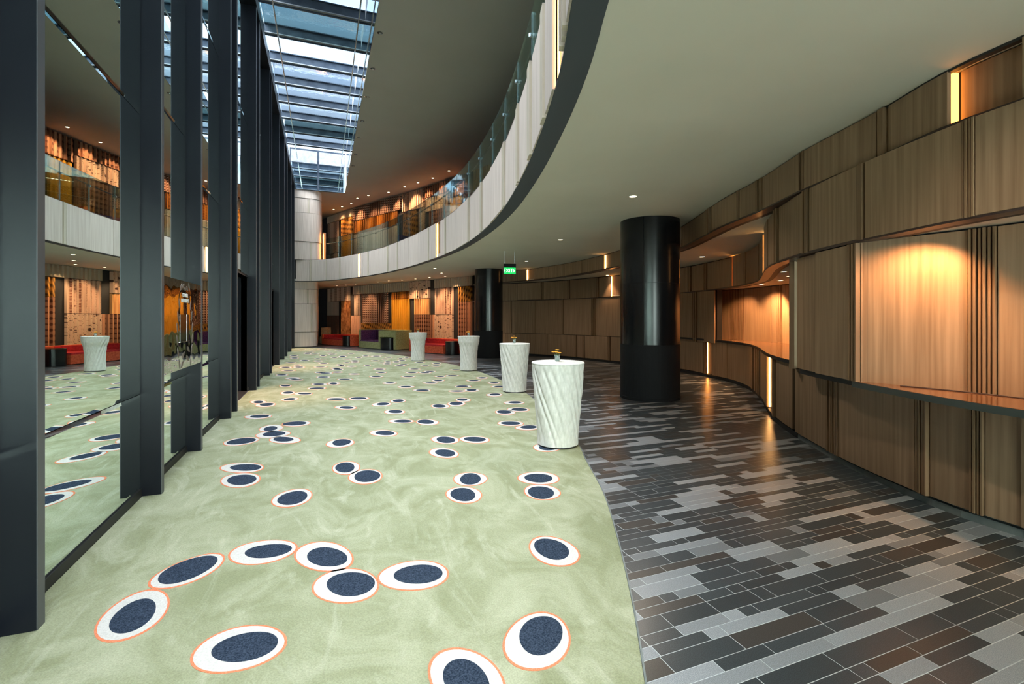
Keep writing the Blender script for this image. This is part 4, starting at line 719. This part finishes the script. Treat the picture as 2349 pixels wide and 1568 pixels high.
for x, y, l in ((3.1, 1.45, 'added unseen fill downlight in the soffit over the stone floor just beyond the top picture edge'), (2.6, -1.6, 'added unseen fill downlight in the soffit right behind the camera'), (3.0, -5.2, 'added unseen fill downlight in the soffit far behind the camera')):  # fill downlights added out of view to brighten the hall
    downlight(x, y, ZC, .08, l, 'lit downlights in the main soffit', 50, col=(1, .84, .68), sz=150)
# ------------------------------------------------------------------ sign between the second and third fins
sg = empty('ballroom_sign', (XF-.002, 5.606, 1.135)); tag(sg, 'polished wavy metal wall sign etched with leaves and the words CHENGAL BALLROOM 1', 'sign')
mm, nt, b = newmat('wavy_polished_metal'); b.inputs['Base Color'].default_value = (.46, .455, .45, 1); b.inputs['Metallic'].default_value = 1; b.inputs['Roughness'].default_value = .02
tc = N(nt, 'ShaderNodeTexCoord'); no = N(nt, 'ShaderNodeTexNoise', Scale=3.2, Detail=1); bp = N(nt, 'ShaderNodeBump', Strength=.12, Distance=.05)
lk(nt, tc.outputs['Object'], no.inputs['Vector']); lk(nt, no.outputs[0], bp.inputs['Height']); lk(nt, bp.outputs[0], b.inputs['Normal'])
m_ = MB(); m_.box((-.03, 0, 0), (0, 1.53, .972)); m_.build('sign_plate', mm, sg)
def plate_y(u):
    dx = (u-CX)/FPX; wx = dx*math.cos(TH)+math.sin(TH); wy = -dx*math.sin(TH)+math.cos(TH); return (XF-.002)/wx*wy-5.606
leafm = plain('etched_leaf', (.20, .17, .15), .5, .6)
def leaf(cyy, czz, L, W, ang, mat, par, x=.002):
    pts = []
    for k in range(13): t = k/12; pts.append((t-.5, math.sin(PI*t)**.8*.5*(1-.25*t)))
    out = [(a*L, w*W) for a, w in pts]+[(a*L, -w*W) for a, w in pts[::-1][1:-1]]
    V = [(x, cyy+a*math.cos(ang)-w*math.sin(ang), czz+a*math.sin(ang)+w*math.cos(ang)) for a, w in out]; n = len(V)
    V2 = [(0.0002, v[1], v[2]) for v in V]
    m = MB(); m.add(V+V2, [tuple(range(n))]+[(i, (i+1) % n, n+(i+1) % n, n+i) for i in range(n)]); return m.build('etched_leaf', mat, par)
cyw, hz = plate_y(425), .48; rad_y = (plate_y(443)-plate_y(407))/2
rl = random.Random(2)
for s in (-1, 1):
    for k in range(6):
        zz = .06+k*.13; yy = cyw+s*rad_y*(.62+.34*math.sin(PI*(k+.5)/6)); leaf(yy, zz, .13, .05, PI/2-s*.35, leafm, sg)
for k in range(5): leaf(cyw+rad_y*(-.5+.25*k), .90+.02*math.sin(k*2), .11, .045, .9-.45*k, leafm, sg)
for k in range(4): leaf(cyw+rad_y*((-.4, .3, -.25, .4)[k]), .05+.05*k, .14, .055, .5*(-1)**k, leafm, sg)
m_ = MB(); m_.box((0, plate_y(413), .30), (.004, plate_y(433.5), .60)); m_.build('screen', M['conc'], sg)
m_ = MB(); m_.box((0, plate_y(427.5), .30), (.006, plate_y(428.6), .60)); m_.box((0, plate_y(412), .293), (.006, plate_y(433.5), .30)); m_.build('screen_edge', M['steel'], sg)
def text(name, body, size, loc, rot, mat, parent, ext=.001, sx=1.0):
    c = bpy.data.curves.new(name, 'FONT'); c.body = body; c.size = size; c.extrude = ext; c.align_x = 'CENTER'; c.align_y = 'CENTER'; c.resolution_u = 2
    tmp = bpy.data.objects.new(name, c); COL.objects.link(tmp)
    me = bpy.data.meshes.new_from_object(tmp.evaluated_get(bpy.context.evaluated_depsgraph_get())); bpy.data.objects.remove(tmp)
    me.materials.clear(); me.materials.append(mat); o = bpy.data.objects.new(name, me); COL.objects.link(o); o.parent = parent; o.location = loc; o.rotation_euler = rot; o.scale = (sx, 1, 1); return o
ty = plate_y(424.5)
text('lettering', 'CHENGAL', .060, (.003, ty, .812), (PI/2, 0, PI/2), M['whitetext'], sg, sx=.85)
text('lettering', '1', .060, (.003, ty+.14, .752), (PI/2, 0, PI/2), M['whitetext'], sg, sx=.85)
text('lettering', 'BALLROOM', .060, (.003, ty-.02, .752), (PI/2, 0, PI/2), M['whitetext'], sg, sx=.85)

# ------------------------------------------------------------------ exit sign
ex = empty('exit_sign', (5.36, 13.80, 3.04), math.radians(2)); ex.rotation_euler = (0, 0, -math.atan2(5.36, 13.8)+.12)
tag(ex, 'green illuminated EXIT sign with arrow hanging from the lower soffit', 'sign')
m_ = MB(); m_.box((-.19, -.03, .20), (.19, .03, .315)); m_.box((.115, -.045, .235), (.165, -.03, .265)); m_.build('housing', M['matte'], ex)
m_ = MB(); m_.box((-.185, -.012, 0), (.185, .012, .20)); m_.build('face_panel', M['exitg'], ex)
text('lettering', 'EXIT', .165, (-.045, -.0135, .10), (PI/2, 0, 0), M['exitw'], ex, sx=.88)
m_ = MB(); m_.add([(.115,-.015,.05),(.165,-.015,.10),(.115,-.015,.15),(.115,-.012,.05),(.165,-.012,.10),(.115,-.012,.15)], [(0,1,2),(0,3,4,1),(1,4,5,2),(2,5,3,0)]); m_.build('arrow', M['exitw'], ex)
for x in (-.15, .15): m_ = MB(); m_.tube([(x, 0, .31), (x, 0, ZC-3.04)], .006, 6); m_.build('hanging_rod', M['steel'], ex)

# ------------------------------------------------------------------ cocktail tables and posies
def cocktail(cx_, cy_, seed, label, waist):
    t = empty('cocktail_table', (cx_, cy_, .0112), seed*1.7); tag(t, label, 'table', 'draped cocktail tables along the carpet edge')
    r = random.Random(seed); nt_, nz = 240, 44; V = []; F = []; folds = []
    th0 = 0
    while th0 < 2*PI-.2: folds.append((th0, r.uniform(.05, .12), r.uniform(.4, 1.1), r.uniform(-.12, .12))); th0 += r.uniform(.26, .62)
    prof = [(0, .272), (.08, .27), (.3, .5*(.272+waist)), (.55, waist+.012), (.75, waist+.03), (.95, .335), (1.06, .348), (1.085, .349)]
    def rad(z):
        for (a, ra), (b_, rb) in zip(prof, prof[1:]):
            if z <= b_: f = (z-a)/(b_-a); f = f*f*(3-2*f); return ra+(rb-ra)*f
        return prof[-1][1]
    for j in range(nz+1):
        z = .018+(1.085-.018)*j/nz; R = rad(z); w = min(1, (1.085-z)/.12)*min(1, .45+z*1.2)
        for i in range(nt_):
            th = 2*PI*i/nt_; f = -.35
            for t0, wd, am, tw in folds:
                dd = (th-t0+(1.15+tw)*(z-.5)+PI) % (2*PI)-PI
                if abs(dd) < .3: f += am*math.exp(-(dd/wd)**2)
            rr = R-.021*w*f; V.append((rr*math.cos(th), rr*math.sin(th), z))
    for j in range(nz):
        for i in range(nt_): F.append((j*nt_+i, j*nt_+(i+1) % nt_, (j+1)*nt_+(i+1) % nt_, (j+1)*nt_+i))
    mesh('skirt_cover', V, F, M['cloth'], t, smooth=True)
    m_ = MB(); m_.lathe([(.345, 1.07), (.352, 1.078), (.353, 1.09), (.346, 1.097), (.30, 1.099)], n=64); m_.build('top_cover', M['cloth'], t, True)
    m_ = MB(); m_.lathe([(.26, 0), (.262, .006), (.255, .03)], n=48); m_.build('foot', M['foot'], t)
    return t
TB = [((2.93, 5.76), 1, 'ivory twisted-cloth cocktail table nearest the camera', .292), ((4.10, 10.25), 2, 'ivory twisted-cloth cocktail table second from the camera', .285), ((4.36, 14.85), 3, 'ivory twisted-cloth cocktail table in front of the farther black column', .258), ((3.50, 19.0), 4, 'ivory twisted-cloth cocktail table farthest from the camera, before the red sofa', .25)]
WHERE = ['nearest cocktail table', 'second cocktail table from the camera', 'third cocktail table, before the farther black column', 'farthest cocktail table']
def posy(cx_, cy_, seed, where):
    v = empty('flower_vase', (cx_, cy_, 1.1115)); tag(v, 'small clear glass of orange blooms on the '+where, 'vase', 'posies on the cocktail tables'); r = random.Random(seed)
    m_ = MB(); m_.lathe([(.026, 0), (.033, .02), (.036, .07), (.040, .09), (.037, .09), (.033, .07), (.030, .02), (.0, .012)], n=24, caps=False); m_.build('glass_body', M['vase'], v, True)
    m_ = MB(); m_.lathe([(.027, .008), (.031, .02), (.033, .055)], n=20); m_.build('water', M['water'], v, True)
    for k in range(5):
        a = 2*PI*k/5+r.uniform(-.3, .3); rr = .05 if k else .0; x, y, z = rr*math.cos(a), rr*math.sin(a), .115+r.uniform(0, .02)+(0 if k else .022)
        m_ = MB(); m_.tube([(x*.2, y*.2, .02), (x*.6, y*.6, .08), (x, y, z)], .0025, 5); fl_ = m_.build('stem', M['leaf'], v)
        m_ = MB()
        for q in range(8):
            t0 = 2*PI*q/8; L = .036
            pts = [(0, 0, .004), (L*.6*math.cos(t0-.3), L*.6*math.sin(t0-.3), .010), (L*math.cos(t0), L*math.sin(t0), .002), (L*.6*math.cos(t0+.3), L*.6*math.sin(t0+.3), .010)]
            m_.add([(x+px, y+py, z+pz) for px, py, pz in pts]+[(x, y, z-.004)], [(0,1,2,3),(4,2,1),(4,3,2)])
        m_.lathe([(.001, z+.012), (.012, z+.010), (.014, z+.002)], (x, y), 8)
        m_.build('bloom', M['orange'], fl_)
for (p, s, l, w), wh in zip(TB, WHERE): cocktail(p[0], p[1], s, l, w); posy(p[0]-.0, p[1]+.02, s, wh)

# ------------------------------------------------------------------ sofas
def sofa(loc, ang, L, D, sh, bh, outer, inner, label, block=0.0, notch=0.0, nh=.0, wall=.13, z0=0.0):
    """local x runs along the front from left to right, y to the back"""
    t = empty('lounge_sofa', (loc[0], loc[1], z0), ang); tag(t, label, 'sofa')
    def front(x, k=1.0):  # bulged front line
        u = 2*x/L; return -.16*(1-u*u)*k
    def arc(xa, xb, n=14): return [(xa+(xb-xa)*i/n, front(xa+(xb-xa)*i/n)) for i in range(n+1)]
    h = L/2; c = .22
    def back(xa, xb, d, n=12):  # rounded back corners
        out = []
        for i in range(n+1):
            x = xb+(xa-xb)*i/n; e = max(0, abs(x)-(h-c))/c; out.append((x, d-c*(1-math.sqrt(max(0, 1-e*e)))))
        return out
    xs = h-block
    m_ = MB(); m_.prism(arc(-h, xs)+back(-h, xs, D), .03, sh-.03); m_.build('base', M[outer], t)
    m_ = MB(); m_.prism([(-h+wall+.01, front(-h+wall)+.03)]+[(x, y+.015) for x, y in arc(-h+wall+.02, xs-.015)]+[(xs-.015, D-.35), (-h+wall+.01, D-.35)], sh-.03, sh+.03); m_.build('seat', M[inner], t)
    # back shell along left side and back
    outline = [(-h, front(-h)), (-h+wall, front(-h+wall))]+[(-h+wall, D-.42), (-h+wall+.2, D-.24)]+[(xs, D-.22)]+back(-h, xs, D)
    m_ = MB(); m_.prism(outline, sh-.03, bh); m_.build('back_shell', M[outer], t)
    m_ = MB(); m_.prism([(-h+wall, .06), (-h+wall+.05, .06), (-h+wall+.05, D-.48), (-h+wall+.24, D-.32), (xs-.01, D-.30), (xs-.01, D-.22), (-h+wall+.2, D-.24), (-h+wall, D-.42)], sh+.03, bh-.02); m_.build('backrest', M[inner], t)
    if block:
        m_ = MB()
        if notch:
            m_.prism([(xs, front(xs)), (xs+.1, front(xs+.1)), (xs+.1, notch), (h-.14, notch), (h-.14, front(h-.14)), (h, front(h))]+back(xs, h, D), .03, nh)
            m_.prism(arc(xs, h)+back(xs, h, D), nh, bh)
        else:
            m_.prism([(xs, .55), (xs+.5*block, .55), (h-.30, .35), (h-.22, .0), (h-.1, -.06), (h, .08)]+back(xs, h, D), .03, bh)
        m_.build('arm_block', M[outer], t)
    m_ = MB(); m_.box((-h+.2, .15, 0), (xs-.1, D-.2, .03)); m_.build('plinth', M['gapblack'], t)
    return t
def drum(loc, r, h, label, sq=1.0):
    t = empty('drum_table', (loc[0], loc[1], 0)); tag(t, label, 'side table', 'glossy black drum tables')
    m_ = MB(); m_.lathe([(r*.97, 0), (r, .01), (r, h-.02)], n=40); m_.build('drum_body', M['gloss'], t, False)
    m_ = MB(); m_.lathe([(r, h-.02), (r+.004, h-.012), (r+.004, h), (r-.01, h+.004)], n=40); m_.build('drum_top', M['gloss'], t, False)
ang = math.atan2(-.87, .50)
def loc2(o, a, x, y): return (o[0]+math.cos(a)*x-math.sin(a)*y, o[1]+math.sin(a)*x+math.cos(a)*y)
sofa((4.93, 22.45), ang, 3.75, 1.15, .40, .66, 'coralfab', 'red', 'low coral and red sofa on the ground floor behind the farthest cocktail table', block=1.15)
drum(loc2((4.93, 22.45), ang, 1.08, .10), .33, .61, 'black drum table at the right end of the coral sofa by the farther column')
sofa((2.72, 27.0), ang, 3.3, 1.2, .42, 1.02, 'green', 'purple', 'high-backed sage green sofa lined in purple, between the two red sofas', block=1.25, notch=.6, nh=.66)
drum(loc2((2.72, 27.0), ang, 1.005, .12), .46, .62, 'black drum table tucked under the sage green sofa arm')
sofa((.78, 31.0), ang, 3.3, 1.15, .40, .64, 'coralfab', 'red', 'dim low red sofa on the ground floor nearest the pale rounded end wall', block=1.1)
drum(loc2((.78, 31.0), ang, .98, .16), .31, .60, 'black drum table at the right end of the dim red sofa')
sofa((-.04, 34.1), -PI/2, 2.0, .42, .42, 1.05, 'tan', 'tan', 'tan high-backed sofa half hidden behind the pale rounded end wall', block=.6)
a2 = math.atan2(-.85, .55)
sofa((4.9, 19.6), a2-.02, 2.4, 1.0, .38, .60, 'red', 'red', 'red sofa upstairs behind the glass balustrade, seen in the mirror wall', z0=ZP-.06)
sofa((3.75, 21.9), a2, 1.9, 1.0, .38, .66, 'purple', 'purple', 'purple sofa upstairs behind the glass balustrade, seen in the mirror wall', z0=ZP-.06)
